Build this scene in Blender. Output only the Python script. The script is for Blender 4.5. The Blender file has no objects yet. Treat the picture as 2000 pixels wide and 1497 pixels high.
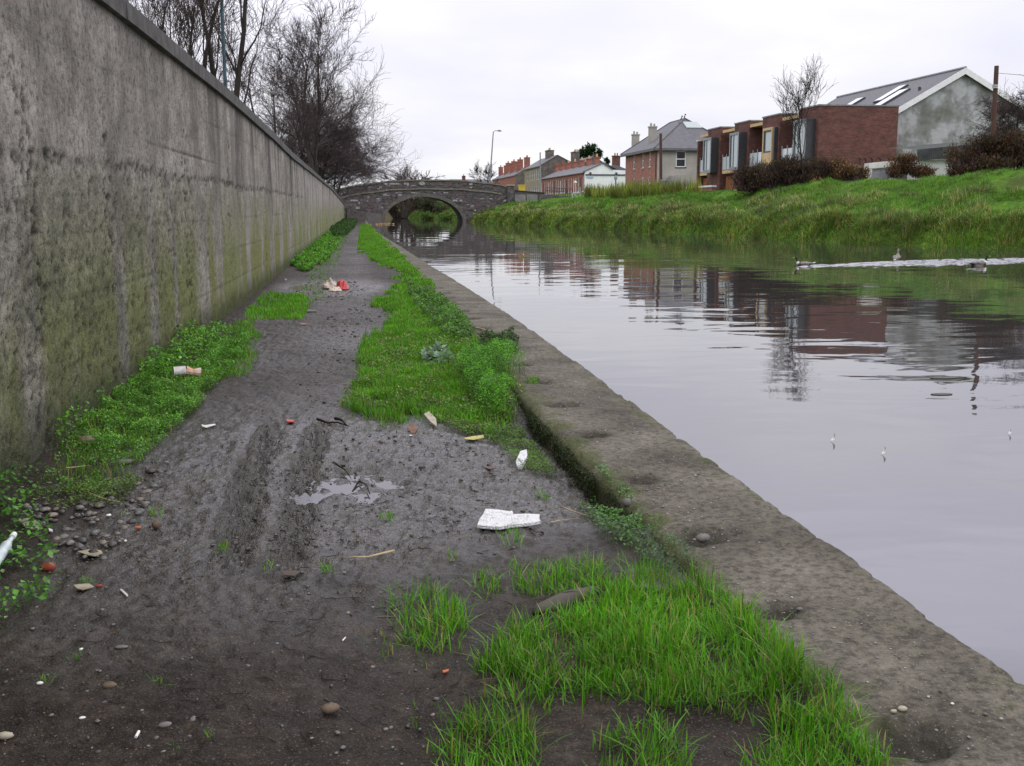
import bpy, math, random
import numpy as np
random.seed(7); RNG=np.random.default_rng(7)
S=bpy.context.scene
R=math.radians
# ------------------------------------------------------------------ camera
F=2111.; HY=405.; VX=707.; PCX,PCY=1000.,748.5; CZ=1.4
PITCH=math.atan((PCY-HY)/F); YAW=math.atan((PCX-VX)*math.cos(PITCH)/F)
cam=bpy.data.cameras.new('camera'); camo=bpy.data.objects.new('camera',cam); S.collection.objects.link(camo)
cam.sensor_fit='HORIZONTAL'; cam.sensor_width=36; cam.lens=F/2000*36; cam.clip_start=.05; cam.clip_end=6000
camo.location=(0,0,CZ); camo.rotation_euler=(math.pi/2-PITCH,0,-YAW); S.camera=camo
# ------------------------------------------------------------------ view, sky, sun
S.view_settings.view_transform='Standard'; S.view_settings.look='None'
S.view_settings.exposure=0.12; S.view_settings.gamma=1; S.view_settings.use_curve_mapping=False
SKY_GAIN=1.0
w=bpy.data.worlds.new('World'); S.world=w; w.use_nodes=True
nt=w.node_tree; nt.nodes.clear()
def N(t,ty,**k):
    n=t.nodes.new(ty)
    for a,b in k.items(): setattr(n,a,b)
    return n
def wmath(t,op,a,b=None,clamp=False):
    n=N(t,'ShaderNodeMath',operation=op,use_clamp=clamp)
    for i,v in enumerate([a,b]):
        if v is None: continue
        if isinstance(v,(int,float)): n.inputs[i].default_value=v
        else: t.links.new(v,n.inputs[i])
    return n.outputs[0]
def ramp(t,fac,stops,interp='LINEAR'):
    n=N(t,'ShaderNodeValToRGB'); cr=n.color_ramp; cr.interpolation=interp
    while len(cr.elements)<len(stops): cr.elements.new(.5)
    for e,(p,c) in zip(cr.elements,stops):
        e.position=p; e.color=(*c,1) if len(c)==3 else c
    t.links.new(fac,n.inputs[0]); return n.outputs[0]
SUN_EL,SUN_AZ=R(38),R(150)   # sun behind the photographer's right shoulder
sky=N(nt,'ShaderNodeTexSky',sky_type='NISHITA',sun_disc=False,sun_elevation=SUN_EL,sun_rotation=SUN_AZ,air_density=1,dust_density=3)
bg1=N(nt,'ShaderNodeBackground'); bg1.inputs[1].default_value=.10; nt.links.new(sky.outputs[0],bg1.inputs[0])
tc=N(nt,'ShaderNodeTexCoord'); sx=N(nt,'ShaderNodeSeparateXYZ'); nt.links.new(tc.outputs['Generated'],sx.inputs[0])
zc=wmath(nt,'MAXIMUM',sx.outputs[2],0.0); zz=wmath(nt,'ADD',zc,.22)
cx_=wmath(nt,'DIVIDE',sx.outputs[0],zz); cy_=wmath(nt,'DIVIDE',sx.outputs[1],zz)
cb=N(nt,'ShaderNodeCombineXYZ'); nt.links.new(cx_,cb.inputs[0]); nt.links.new(cy_,cb.inputs[1])
n1=N(nt,'ShaderNodeTexNoise'); n1.inputs['Scale'].default_value=1.5; n1.inputs['Detail'].default_value=5; n1.inputs['Roughness'].default_value=.5
nt.links.new(cb.outputs[0],n1.inputs['Vector'])
cl=ramp(nt,n1.outputs[0],[(.32,(.80,.805,.90)),(.5,(.875,.875,.945)),(.66,(.955,.955,.985))])
grad=ramp(nt,zc,[(0,(1.03,1.03,1.02)),(.10,(1.0,1.0,1.0)),(.2,(1.10,1.09,1.15)),(.33,(1.62,1.60,1.80)),(.6,(1.75,1.74,1.66)),(1,(1.9,1.88,1.72))])
mx=N(nt,'ShaderNodeMix',data_type='RGBA',blend_type='MULTIPLY'); mx.inputs[0].default_value=1
nt.links.new(cl,mx.inputs[6]); nt.links.new(grad,mx.inputs[7])
bg2=N(nt,'ShaderNodeBackground'); bg2.inputs[1].default_value=SKY_GAIN; nt.links.new(mx.outputs[2],bg2.inputs[0])
ms=N(nt,'ShaderNodeMixShader'); ms.inputs[0].default_value=.96
nt.links.new(bg1.outputs[0],ms.inputs[1]); nt.links.new(bg2.outputs[0],ms.inputs[2])
wo=N(nt,'ShaderNodeOutputWorld'); nt.links.new(ms.outputs[0],wo.inputs[0])
sl=bpy.data.lights.new('sun','SUN'); sl.energy=.5; sl.angle=R(25); sl.color=(1,.96,.9)
so=bpy.data.objects.new('sun',sl); S.collection.objects.link(so)
so.rotation_euler=(math.pi/2-SUN_EL,0,math.pi-SUN_AZ)

# ------------------------------------------------------------------ projection helpers (photo pixel -> point of the place)
FW=np.array([math.sin(YAW)*math.cos(PITCH),math.cos(YAW)*math.cos(PITCH),-math.sin(PITCH)])
RT=np.array([math.cos(YAW),-math.sin(YAW),0.]); UP=np.cross(RT,FW); C0=np.array([0,0,CZ])
def ray(x,y): return FW+RT*(x-PCX)/F-UP*(y-PCY)/F
def atz(x,y,z=0.):
    d=ray(x,y); return C0+d*((z-CZ)/d[2])
def atY(x,y,Y):
    d=ray(x,y); return C0+d*(Y/d[1])
# ------------------------------------------------------------------ noise
def _h(ix,iy,s):
    with np.errstate(over='ignore'):
        h=(ix.astype(np.int64).astype(np.uint32)*np.uint32(374761393)+iy.astype(np.int64).astype(np.uint32)*np.uint32(668265263)+np.uint32(s*2246822519&0xffffffff))
        h=(h^(h>>np.uint32(13)))*np.uint32(1274126177); h=h^(h>>np.uint32(16))
    return h.astype(np.float64)/4294967295.
def vn(x,y,s=0):
    x=np.asarray(x,float); y=np.asarray(y,float)
    xi=np.floor(x); yi=np.floor(y); fx=x-xi; fy=y-yi
    fx=fx*fx*(3-2*fx); fy=fy*fy*(3-2*fy)
    a=_h(xi,yi,s); b=_h(xi+1,yi,s); c=_h(xi,yi+1,s); d=_h(xi+1,yi+1,s)
    return (a*(1-fx)+b*fx)*(1-fy)+(c*(1-fx)+d*fx)*fy
def fbm(x,y,s=0,o=4,g=.5):
    t=0;a=1;n=0
    x=np.asarray(x,float);y=np.asarray(y,float)
    for i in range(o):
        t=t+a*vn(x,y,s+i*17); n+=a; a*=g; x,y=x*1.93+y*.53+7.1,y*1.93-x*.53+3.7
    return t/n-.5
def sst(a,b,x):
    t=np.clip((np.asarray(x,float)-a)/(b-a),0,1); return t*t*(3-2*t)
# ------------------------------------------------------------------ objects
WL={}
def tag(o,label=None,cat=None,group=None,kind=None):
    if label: o['label']=label
    if cat: o['category']=cat
    if group: o['group']=group
    if kind: o['kind']=kind
    return o
def thing(name,label,cat,loc=(0,0,0),group=None):
    o=bpy.data.objects.new(name,None); S.collection.objects.link(o); o.location=loc; o.empty_display_size=.2
    WL[o.name]=np.array(loc,float); return tag(o,label,cat,group)
def link(name,me,mat,parent=None,loc=None,smooth=False):
    o=bpy.data.objects.new(name,me); S.collection.objects.link(o)
    if mat is not None: me.materials.append(mat)
    if parent is not None:
        o.parent=parent; WL[o.name]=WL[parent.name]
    else:
        WL[o.name]=np.array(loc if loc is not None else (0,0,0),float); o.location=WL[o.name]
    if smooth: me.polygons.foreach_set('use_smooth',np.ones(len(me.polygons),bool))
    return o
def mesh_np(name,V,quads=None,tris=None,col=None,off=None):
    V=np.asarray(V,float)
    if off is not None: V=V-off
    me=bpy.data.meshes.new(name); nq=0 if quads is None else len(quads); ntr=0 if tris is None else len(tris)
    me.vertices.add(len(V)); me.vertices.foreach_set('co',V.astype(np.float32).ravel())
    idx=[]
    if nq: idx.append(np.asarray(quads).ravel())
    if ntr: idx.append(np.asarray(tris).ravel())
    idx=np.concatenate(idx).astype(np.int32)
    me.loops.add(len(idx)); me.loops.foreach_set('vertex_index',idx)
    me.polygons.add(nq+ntr)
    st=np.concatenate([np.arange(nq)*4,nq*4+np.arange(ntr)*3]).astype(np.int32)
    me.polygons.foreach_set('loop_start',st)
    try: me.polygons.foreach_set('loop_total',np.concatenate([np.full(nq,4),np.full(ntr,3)]).astype(np.int32))
    except Exception: pass
    me.update(calc_edges=True)
    if col is not None:
        a=me.color_attributes.new('tint','FLOAT_COLOR','POINT')
        c=np.ones((len(V),4),np.float32); c[:,:3]=col; a.data.foreach_set('color',c.ravel())
    return me
def grid_quads(nr,nc):
    i=np.arange(nr-1)[:,None]*nc+np.arange(nc-1)[None,:]; i=i.ravel()
    return np.stack([i,i+1,i+nc+1,i+nc],1)
class MB:
    def __init__(s): s.v=[]; s.f=[]
    def add(s,vs,fs):
        b=len(s.v); s.v+= [tuple(map(float,v)) for v in vs]; s.f+=[tuple(b+i for i in f) for f in fs]; return s
    def box(s,x0,y0,z0,x1,y1,z1):
        return s.add([(x0,y0,z0),(x1,y0,z0),(x1,y1,z0),(x0,y1,z0),(x0,y0,z1),(x1,y0,z1),(x1,y1,z1),(x0,y1,z1)],
          [(0,3,2,1),(4,5,6,7),(0,1,5,4),(1,2,6,5),(2,3,7,6),(3,0,4,7)])
    def hexa(s,p): # 8 points: bottom 4 ccw, top 4 ccw
        return s.add(p,[(0,3,2,1),(4,5,6,7),(0,1,5,4),(1,2,6,5),(2,3,7,6),(3,0,4,7)])
    def prism(s,poly,d):
        n=len(poly); P=[tuple(p) for p in poly]; Q=[(p[0]+d[0],p[1]+d[1],p[2]+d[2]) for p in poly]
        return s.add(P+Q,[tuple(range(n))[::-1],tuple(range(n,2*n))]+[(i,(i+1)%n,n+(i+1)%n,n+i) for i in range(n)])
    def tube(s,pts,rads,n=6,cap=True):
        pts=[np.array(p,float) for p in pts]; vs=[];fs=[]
        for i,p in enumerate(pts):
            t=pts[min(i+1,len(pts)-1)]-pts[max(i-1,0)]; t=t/(np.linalg.norm(t)+1e-9)
            a=np.array([0,0,1.]) if abs(t[2])<.9 else np.array([1.,0,0]); u=np.cross(t,a); u/=np.linalg.norm(u); v=np.cross(t,u)
            r=rads[i] if hasattr(rads,'__len__') else rads
            for k in range(n):
                an=2*math.pi*k/n; vs.append(p+u*math.cos(an)*r+v*math.sin(an)*r)
        for i in range(len(pts)-1):
            for k in range(n): fs.append((i*n+k,i*n+(k+1)%n,(i+1)*n+(k+1)%n,(i+1)*n+k))
        if cap: fs+=[tuple(range(n))[::-1],tuple(range((len(pts)-1)*n,len(pts)*n))]
        return s.add(vs,fs)
    def cyl(s,x,y,z0,z1,r,r2=None,n=10): return s.tube([(x,y,z0),(x,y,z1)],[r,r if r2 is None else r2],n)
    def build(s,name,mat,parent=None,loc=None,smooth=False,bevel=0):
        off=WL[parent.name] if parent is not None else np.array(loc if loc is not None else (0,0,0),float)
        me=bpy.data.meshes.new(name); me.from_pydata([(v[0]-off[0],v[1]-off[1],v[2]-off[2]) for v in s.v],[],s.f); me.update()
        o=link(name,me,mat,parent,off if parent is None else None,smooth)
        if bevel:
            m=o.modifiers.new('bevel','BEVEL'); m.width=bevel; m.segments=1; m.limit_method='ANGLE'
        return o
# ------------------------------------------------------------------ materials
def newmat(name):
    m=bpy.data.materials.new(name); m.use_nodes=True; t=m.node_tree; t.nodes.clear()
    o=N(t,'ShaderNodeOutputMaterial'); b=N(t,'ShaderNodeBsdfPrincipled'); t.links.new(b.outputs[0],o.inputs[0]); return m,t,b,o
def coords(t,scale=(1,1,1),kind='Object'):
    if kind=='World': c=N(t,'ShaderNodeNewGeometry').outputs['Position']
    else: c=N(t,'ShaderNodeTexCoord').outputs[kind]
    mp=N(t,'ShaderNodeMapping'); mp.inputs['Scale'].default_value=scale; t.links.new(c,mp.inputs[0]); return mp.outputs[0]
def noise(t,vec,scale,detail=4,rough=.55,dist=0):
    n=N(t,'ShaderNodeTexNoise'); n.inputs['Scale'].default_value=scale; n.inputs['Detail'].default_value=detail
    n.inputs['Roughness'].default_value=rough; n.inputs['Distortion'].default_value=dist; t.links.new(vec,n.inputs['Vector']); return n.outputs[0]
def mixc(t,fac,a,b,bt='MIX'):
    n=N(t,'ShaderNodeMix',data_type='RGBA',blend_type=bt)
    for i,v in ((0,fac),(6,a),(7,b)):
        if isinstance(v,(int,float)): n.inputs[i].default_value=v
        elif isinstance(v,tuple): n.inputs[i].default_value=(*v,1)
        else: t.links.new(v,n.inputs[i])
    return n.outputs[2]
def bump(t,b,h,strength,dist,prev=None):
    n=N(t,'ShaderNodeBump'); n.inputs['Strength'].default_value=strength; n.inputs['Distance'].default_value=dist
    t.links.new(h,n.inputs['Height'])
    if prev is not None: t.links.new(prev,n.inputs['Normal'])
    t.links.new(n.outputs[0],b.inputs['Normal']); return n.outputs[0]
def M(name,c1,c2=None,scale=5,rough=.8,bmp=0,bd=.01,detail=4,spec=.3,stretch=(1,1,1),metal=0,lo=.35,hi=.65):
    m,t,b,o=newmat(name); b.inputs['Roughness'].default_value=rough; b.inputs['Specular IOR Level'].default_value=spec; b.inputs['Metallic'].default_value=metal
    if c2 is None: c2=tuple(x*.72 for x in c1)
    v=coords(t,stretch); n=noise(t,v,scale,detail)
    t.links.new(ramp(t,n,[(lo,c1),(hi,c2)]),b.inputs['Base Color'])
    if bmp: bump(t,b,noise(t,v,scale*3,3),bmp,bd)
    return m
def brickmat(name,c1,c2,mortar,axis='x',bw=.23,bh=.075,ms=.012):
    m,t,b,o=newmat(name); b.inputs['Roughness'].default_value=.9; b.inputs['Specular IOR Level'].default_value=.15
    g=N(t,'ShaderNodeTexCoord'); sp=N(t,'ShaderNodeSeparateXYZ'); t.links.new(g.outputs['Object'],sp.inputs[0])
    u=wmath(t,'ADD',sp.outputs[0],sp.outputs[1]); c=N(t,'ShaderNodeCombineXYZ'); t.links.new(u,c.inputs[0]); t.links.new(sp.outputs[2],c.inputs[1])
    br=N(t,'ShaderNodeTexBrick'); t.links.new(c.outputs[0],br.inputs['Vector']); br.inputs['Scale'].default_value=1
    br.inputs['Brick Width'].default_value=bw; br.inputs['Row Height'].default_value=bh; br.inputs['Mortar Size'].default_value=ms
    br.inputs['Color1'].default_value=(*c1,1); br.inputs['Color2'].default_value=(*c2,1); br.inputs['Mortar'].default_value=(*mortar,1)
    vv=coords(t,(1,1,2.2)); n=noise(t,vv,1.1,5)
    col=mixc(t,1.0,br.outputs[0],ramp(t,n,[(.3,(.7,.7,.74)),(.7,(1.2,1.15,1.1))]),'MULTIPLY')
    t.links.new(col,b.inputs['Base Color']); bump(t,b,br.outputs['Fac'],-.4,.01)
    return m
def folmat(name,gloss=.35,trans=.35,rough=.5):
    m=bpy.data.materials.new(name); m.use_nodes=True; t=m.node_tree; t.nodes.clear(); o=N(t,'ShaderNodeOutputMaterial')
    a=N(t,'ShaderNodeAttribute',attribute_name='tint'); b=N(t,'ShaderNodeBsdfPrincipled'); b.inputs['Roughness'].default_value=rough
    b.inputs['Specular IOR Level'].default_value=gloss; tr=N(t,'ShaderNodeBsdfTranslucent'); mx=N(t,'ShaderNodeMixShader'); mx.inputs[0].default_value=trans
    t.links.new(a.outputs[0],b.inputs['Base Color'])
    t.links.new(mixc(t,1.0,a.outputs[0],(1.15,1.25,.6),'MULTIPLY'),tr.inputs[0])
    t.links.new(b.outputs[0],mx.inputs[1]); t.links.new(tr.outputs[0],mx.inputs[2]); t.links.new(mx.outputs[0],o.inputs[0]); return m
FOL=folmat('leaf_and_blade'); FOLD=folmat('dry_leaf',.15,.2,.7)
def attmat(name,rough=.7,spec=.3):
    m,t,b,o=newmat(name); a=N(t,'ShaderNodeAttribute',attribute_name='tint'); t.links.new(a.outputs[0],b.inputs['Base Color'])
    b.inputs['Roughness'].default_value=rough; b.inputs['Specular IOR Level'].default_value=spec; return m
ATT=attmat('coloured_surface')
# mud
def mudmat():
    m,t,b,o=newmat('wet_mud'); v=coords(t,kind='World')
    n1=noise(t,v,1.3,4); n2=noise(t,v,22,4,.6); n3=noise(t,v,140,3,.6)
    base=ramp(t,n2,[(.3,(.014,.0098,.007)),(.5,(.034,.0255,.0195)),(.72,(.075,.058,.045))])
    base=mixc(t,ramp(t,n1,[(.4,(0,0,0)),(.6,(.75,.75,.75))]),base,(.024,.0165,.0125)); nl=noise(t,v,4.5,4,.6); base=mixc(t,.8,base,ramp(t,nl,[(.36,(.6,.58,.56)),(.5,(1,1,1)),(.62,(1.35,1.35,1.38))]),'MULTIPLY')
    base=mixc(t,ramp(t,n3,[(.58,(0,0,0)),(.70,(.65,.65,.65))]),base,(.19,.17,.155)); base=mixc(t,ramp(t,noise(t,v,60,4,.7),[(.33,(.8,.8,.8)),(.42,(0,0,0))]),base,(.008,.006,.005))
    vo=N(t,'ShaderNodeTexVoronoi',feature='F1'); vo.inputs['Scale'].default_value=46; t.links.new(v,vo.inputs['Vector'])
    vm=ramp(t,vo.outputs['Distance'],[(.10,(1,1,1)),(.17,(0,0,0))]); sc=N(t,'ShaderNodeSeparateColor'); t.links.new(vo.outputs['Color'],sc.inputs[0])
    pick=wmath(t,'GREATER_THAN',sc.outputs[0],.86); fac=wmath(t,'MULTIPLY',vm,pick)
    base=mixc(t,fac,base,(.15,.14,.135)); t.links.new(base,b.inputs['Base Color'])
    # wetness: lower, churned ground is glossier
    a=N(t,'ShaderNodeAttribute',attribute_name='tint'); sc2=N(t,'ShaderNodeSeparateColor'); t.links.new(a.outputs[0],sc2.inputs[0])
    t.links.new(mixc(t,wmath(t,'MULTIPLY',sc2.outputs[1],.75),base,(.014,.010,.0085)),b.inputs['Base Color'])  # ruts tinted darker: wet soil, with the shade in them put into the colour
    rr=wmath(t,'ADD',wmath(t,'MULTIPLY',n2,.45),wmath(t,'MULTIPLY',sc2.outputs[0],-.50)); rr=wmath(t,'ADD',rr,.36,True); rr=wmath(t,'MAXIMUM',rr,.08)
    t.links.new(rr,b.inputs['Roughness']); t.links.new(wmath(t,'ADD',.16,wmath(t,'MULTIPLY',sc2.outputs[0],.9)),b.inputs['Specular IOR Level'])
    p=bump(t,b,noise(t,v,26,5,.7),.9,.022); p=bump(t,b,noise(t,v,85,4,.65),.8,.014,p); bump(t,b,n3,.5,.004,p); return m
MUD=mudmat()
def wallmat():
    m,t,b,o=newmat('weathered_concrete'); v=coords(t,kind='World'); g=N(t,'ShaderNodeSeparateXYZ'); t.links.new(v,g.inputs[0]); z=g.outputs[2]; y=g.outputs[1]
    vs=coords(t,(1,.8,.09),'World'); vs2=coords(t,(1,.40,.05),'World')
    n1=noise(t,v,3,5); n2=noise(t,v,20,6,.7); st=noise(t,vs,2.2,4,.6); st2=noise(t,vs2,2.6,3,.5)
    base=ramp(t,n1,[(.3,(.225,.205,.18)),(.5,(.355,.325,.29)),(.7,(.49,.455,.415))]); far=wmath(t,'MULTIPLY',wmath(t,'SUBTRACT',y,9.0),.12,True)
    base=mixc(t,.75,base,ramp(t,n2,[(.36,(.30,.29,.28)),(.48,(.95,.95,.95)),(.66,(1.35,1.33,1.32))]),'MULTIPLY')
    # paler clean runs and dark water streaks below the coping, farther along
    hgt=wmath(t,'DIVIDE',z,2.8)
    dk=ramp(t,st,[(.38,(1,1,1)),(.49,(0,0,0))]); dk=wmath(t,'MULTIPLY',dk,ramp(t,hgt,[(.3,(.15,.15,.15)),(.9,(.9,.9,.9))])); dk=wmath(t,'MULTIPLY',dk,wmath(t,'ADD',far,.12))
    base=mixc(t,dk,base,(.045,.042,.034))
    lt=ramp(t,st2,[(.54,(0,0,0)),(.60,(.6,.6,.6))]); lt=wmath(t,'MULTIPLY',lt,far); base=mixc(t,lt,base,(.40,.36,.35)); bigp=noise(t,coords(t,(1,.35,.5),'World'),1.4,5,.6); base=mixc(t,ramp(t,bigp,[(.35,(.28,.28,.28)),(.55,(0,0,0))]),base,(.09,.085,.07))
    # under the coping
    top=ramp(t,wmath(t,'ADD',z,wmath(t,'MULTIPLY',n1,.5)),[(0,(0,0,0)),(1,(0,0,0))])
    # moss and algae low down
    mo=noise(t,vs,1.1,4,.6); mz=wmath(t,'SUBTRACT',1.75,z); mz=wmath(t,'MULTIPLY',mz,.95,True)
    mf=wmath(t,'MULTIPLY',mz,ramp(t,mo,[(.42,(.08,.08,.08)),(.50,(1,1,1))]))
    base=mixc(t,wmath(t,'MULTIPLY',mf,.85),base,mixc(t,n2,(.095,.11,.025),(.27,.30,.07)))
    ft=wmath(t,'MULTIPLY',wmath(t,'SUBTRACT',wmath(t,'ADD',.1,wmath(t,'MULTIPLY',n1,.55)),z),4.5,True)
    base=mixc(t,wmath(t,'MULTIPLY',ft,.85),base,mixc(t,n2,(.03,.035,.012),(.075,.09,.018)))
    # dark grime of the rough lower lift, nearest stretch
    rf=wmath(t,'MULTIPLY',wmath(t,'SUBTRACT',1.72,z),3.0,True); ry=wmath(t,'MULTIPLY',wmath(t,'SUBTRACT',13.0,y),.16,True)
    rg=wmath(t,'MULTIPLY',wmath(t,'MULTIPLY',rf,ry),ramp(t,n1,[(.3,(.65,.65,.65)),(.6,(.15,.15,.15))]))
    base=mixc(t,rg,base,mixc(t,n2,(.035,.038,.032),(.13,.13,.115)))
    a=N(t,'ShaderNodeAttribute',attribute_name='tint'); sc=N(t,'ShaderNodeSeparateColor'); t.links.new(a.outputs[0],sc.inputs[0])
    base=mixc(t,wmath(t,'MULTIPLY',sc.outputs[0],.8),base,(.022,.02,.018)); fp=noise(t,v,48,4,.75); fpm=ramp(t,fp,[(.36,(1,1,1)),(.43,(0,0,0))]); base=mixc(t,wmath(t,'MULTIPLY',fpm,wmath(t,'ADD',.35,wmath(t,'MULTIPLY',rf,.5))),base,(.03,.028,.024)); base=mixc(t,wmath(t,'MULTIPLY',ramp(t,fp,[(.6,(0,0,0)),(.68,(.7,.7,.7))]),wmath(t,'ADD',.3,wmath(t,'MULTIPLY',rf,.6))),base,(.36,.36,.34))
    gr=noise(t,v,90,3,.7); base=mixc(t,ramp(t,gr,[(.62,(0,0,0)),(.72,(.45,.45,.45))]),base,(.36,.35,.33))
    t.links.new(base,b.inputs['Base Color']); b.inputs['Roughness'].default_value=.92; b.inputs['Specular IOR Level'].default_value=.2
    p=bump(t,b,n2,.8,.025); p=bump(t,b,fp,.9,.02,p); bump(t,b,gr,.6,.008,p); return m
WALL=wallmat()
def kerbmat():
    m,t,b,o=newmat('mossy_kerb_concrete'); v=coords(t,kind='World')
    n1=noise(t,v,2.2,5); n2=noise(t,v,35,5,.65); n3=noise(t,v,120,2,.6); mo=noise(t,v,5,6,.65)
    base=ramp(t,n1,[(.3,(.058,.050,.038)),(.5,(.108,.096,.077)),(.72,(.165,.148,.124))])
    base=mixc(t,.7,base,ramp(t,n2,[(.38,(.35,.34,.32)),(.5,(1,1,1)),(.64,(1.5,1.48,1.45))]),'MULTIPLY')
    a=N(t,'ShaderNodeAttribute',attribute_name='tint'); sc=N(t,'ShaderNodeSeparateColor'); t.links.new(a.outputs[0],sc.inputs[0])
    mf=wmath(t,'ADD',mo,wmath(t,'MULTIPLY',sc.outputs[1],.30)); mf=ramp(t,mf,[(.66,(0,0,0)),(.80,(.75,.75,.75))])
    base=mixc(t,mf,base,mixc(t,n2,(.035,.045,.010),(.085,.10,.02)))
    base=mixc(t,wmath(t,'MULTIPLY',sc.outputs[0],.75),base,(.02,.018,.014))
    base=mixc(t,ramp(t,n3,[(.63,(0,0,0)),(.72,(.6,.6,.6))]),base,(.33,.32,.30))
    t.links.new(base,b.inputs['Base Color']); b.inputs['Roughness'].default_value=.85; b.inputs['Specular IOR Level'].default_value=.25
    p=bump(t,b,n2,.9,.02); bump(t,b,n3,.6,.006,p); return m
KERB=kerbmat()
def watermat():
    m,t,b,o=newmat('canal_water'); v=coords(t,(.55,1,1),'World')
    b.inputs['Roughness'].default_value=.02; b.inputs['IOR'].default_value=1.95; b.inputs['Base Color'].default_value=(.042,.039,.041,1)
    g=N(t,'ShaderNodeSeparateXYZ'); t.links.new(coords(t,kind='World'),g.inputs[0])
    amp=noise(t,coords(t,(.09,.06,1),'World'),1,3); am=ramp(t,amp,[(.38,(.25,.25,.25)),(.62,(1,1,1))])
    dist=wmath(t,'MULTIPLY',wmath(t,'SUBTRACT',g.outputs[1],12.0),.025,True); am=wmath(t,'MULTIPLY',am,wmath(t,'SUBTRACT',1.0,wmath(t,'MULTIPLY',dist,.88)))
    h1=noise(t,v,1.1,2,.4,.4); h2=noise(t,v,4.2,2,.45); h3=noise(t,v,.28,1,.4)
    h=wmath(t,'ADD',wmath(t,'MULTIPLY',h1,.026),wmath(t,'MULTIPLY',h2,.0022)); h=wmath(t,'MULTIPLY',h,am); h=wmath(t,'ADD',h,wmath(t,'MULTIPLY',h3,.018))
    bump(t,b,h,1.0,1.0)
    return m
WATER=watermat()
# ================================================================== THE CANAL SIDE: ground, path, kerb, wall
def wallx(Y): return np.interp(Y,[0,6,14,21,40,130],[-1.77,-1.77,-1.70,-1.68,-1.70,-1.78])
def walltop(Y): return np.interp(Y,[0,9,15,22,27,41,64,80,112,130],[2.95,2.94,2.91,2.83,2.74,2.68,2.55,2.3,1.75,1.3])
def kxr(Y): return np.interp(Y,[-10,0,13,20,25,37,55,91,110],[1.82,1.82,1.80,1.66,1.52,1.28,.86,.47,.45])
def kxl(Y): return np.interp(Y,[-10,0,4.2,6.5,10,16,25,34,45,86,110],[1.16,1.16,1.15,1.09,1.07,1.02,.88,.76,.60,.20,.18])
P_A=[atz(x,y) for x,y in ((612,850),(560,1085))]; P_B=[atz(x,y) for x,y in ((515,850),(448,1070))]
PUD=atz(705,945); PUD2=atz(640,562)
def ground_h(X,Y,fine=True):
    X=np.asarray(X,float);Y=np.asarray(Y,float)
    u=(X-wallx(Y))/(kxl(Y)-wallx(Y))
    h=.012*np.ones_like(X)
    h=h+.05*sst(.62,.95,u)*(1-sst(4.1,5.0,Y)*(1-sst(7.0,8.6,Y)))          # verge as high as the kerb except the washed out hollow
    h=h-.075*sst(.75,1.0,u)*sst(4.2,4.9,Y)*(1-sst(6.6,7.6,Y))
    h=h+.05*(1-sst(.0,.16,u))+.02*(1-sst(2.6,4.0,Y))
    h=h+fbm(X*.9,Y*.7,3,3)*.05
    if fine:
        near=1-sst(14,40,Y)*.6
        ch=np.exp(-((Y-5.4)/1.9)**2)*sst(-1.5,-1.0,X)                        # churned, wet stretch
        ch=np.maximum(ch,.55*np.exp(-((Y-12)/3.5)**2)); ch=np.maximum(ch,.4*sst(18,25,Y))
        h=h+fbm(X*7,Y*6,11,4,.55)*.030*near+(np.abs(fbm(X*13+Y*3,Y*13,23,3,.6))*-.05+.006)*(.30+ch)*near
        h=h+fbm(X*38,Y*32,31,2)*.011*(.55+1.3*ch)*near-.012*ch*np.clip(np.abs(fbm(X*16,Y*13,35,3)*2)-.12,0,.5)*2*near
        for (a,b),wd in ((P_A,.085),(P_B,.10)):
            t=(Y-b[1])/(a[1]-b[1]); xc=b[0]+(a[0]-b[0])*t+fbm(Y*1.4,Y*0,5,2)*.05; d=np.abs(X-xc)
            ex=sst(-.25,.05,t)*(1-sst(.95,1.35,t)); rut=np.exp(-(d/wd)**4)
            h=h-ex*rut*.024+ex*rut*.040*np.clip(np.sin((Y+.35*d)*2*math.pi/.055),-.5,.8)*(vn(X*30,Y*30,9)>.25)
            h=h+ex*np.exp(-((d-wd*1.35)/.03)**2)*.005
        for (px,py,a,b) in ((705,945,.22,.22),(640,562,.5,.4)):
            q=atz(px,py); h=h*(1-.0) ; pud=np.exp(-(((X-q[0])/a)**2+((Y-q[1])/b)**2)); h=h*(1-.35*pud)+.012*.35*pud
    for (px,py,a,b,dp) in ((705,938,.30,.40,.055),(600,965,.13,.18,.03),(640,562,.75,.55,.035),(560,572,.35,.4,.02)):
        q=atz(px,py); h=h-dp*np.exp(-(((X-q[0])/a)**2+((Y-q[1])/b)**2))*(.35+1.9*np.clip(fbm(X*7,Y*6,27,4)+.36,0,1))
    return h
rows=list(np.arange(-6,1.6,.12)); y=1.6
while y<118: rows.append(y); y+=max(.011,y*.0042)
rows=np.array(rows); uc=np.linspace(0,1,215)
XL=wallx(rows)-.06; XR=kxl(rows)+.10
GX=XL[:,None]+(XR-XL)[:,None]*uc[None,:]; GY=np.repeat(rows[:,None],len(uc),1)
GZ=ground_h(GX,GY)
wet=np.clip(np.exp(-((GY-5.6)/1.9)**2)*sst(-1.5,-1.0,GX)*1.1+.35*np.exp(-((GY-12)/5)**2)+.15*sst(14,25,GY)+1.0*np.exp(-((GY-19)/1.6)**2)*np.exp(-((GX+.5)/.9)**2)-GZ*6,0,1)
wet=np.clip(wet+1.1*np.exp(-((GX-PUD[0]-.1)/.7)**2-((GY-PUD[1]-.1)/1.1)**2),0,1.4)
RUT=np.zeros_like(GX)  # mask of the rut tint, part wet mud, part painted shade
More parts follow.
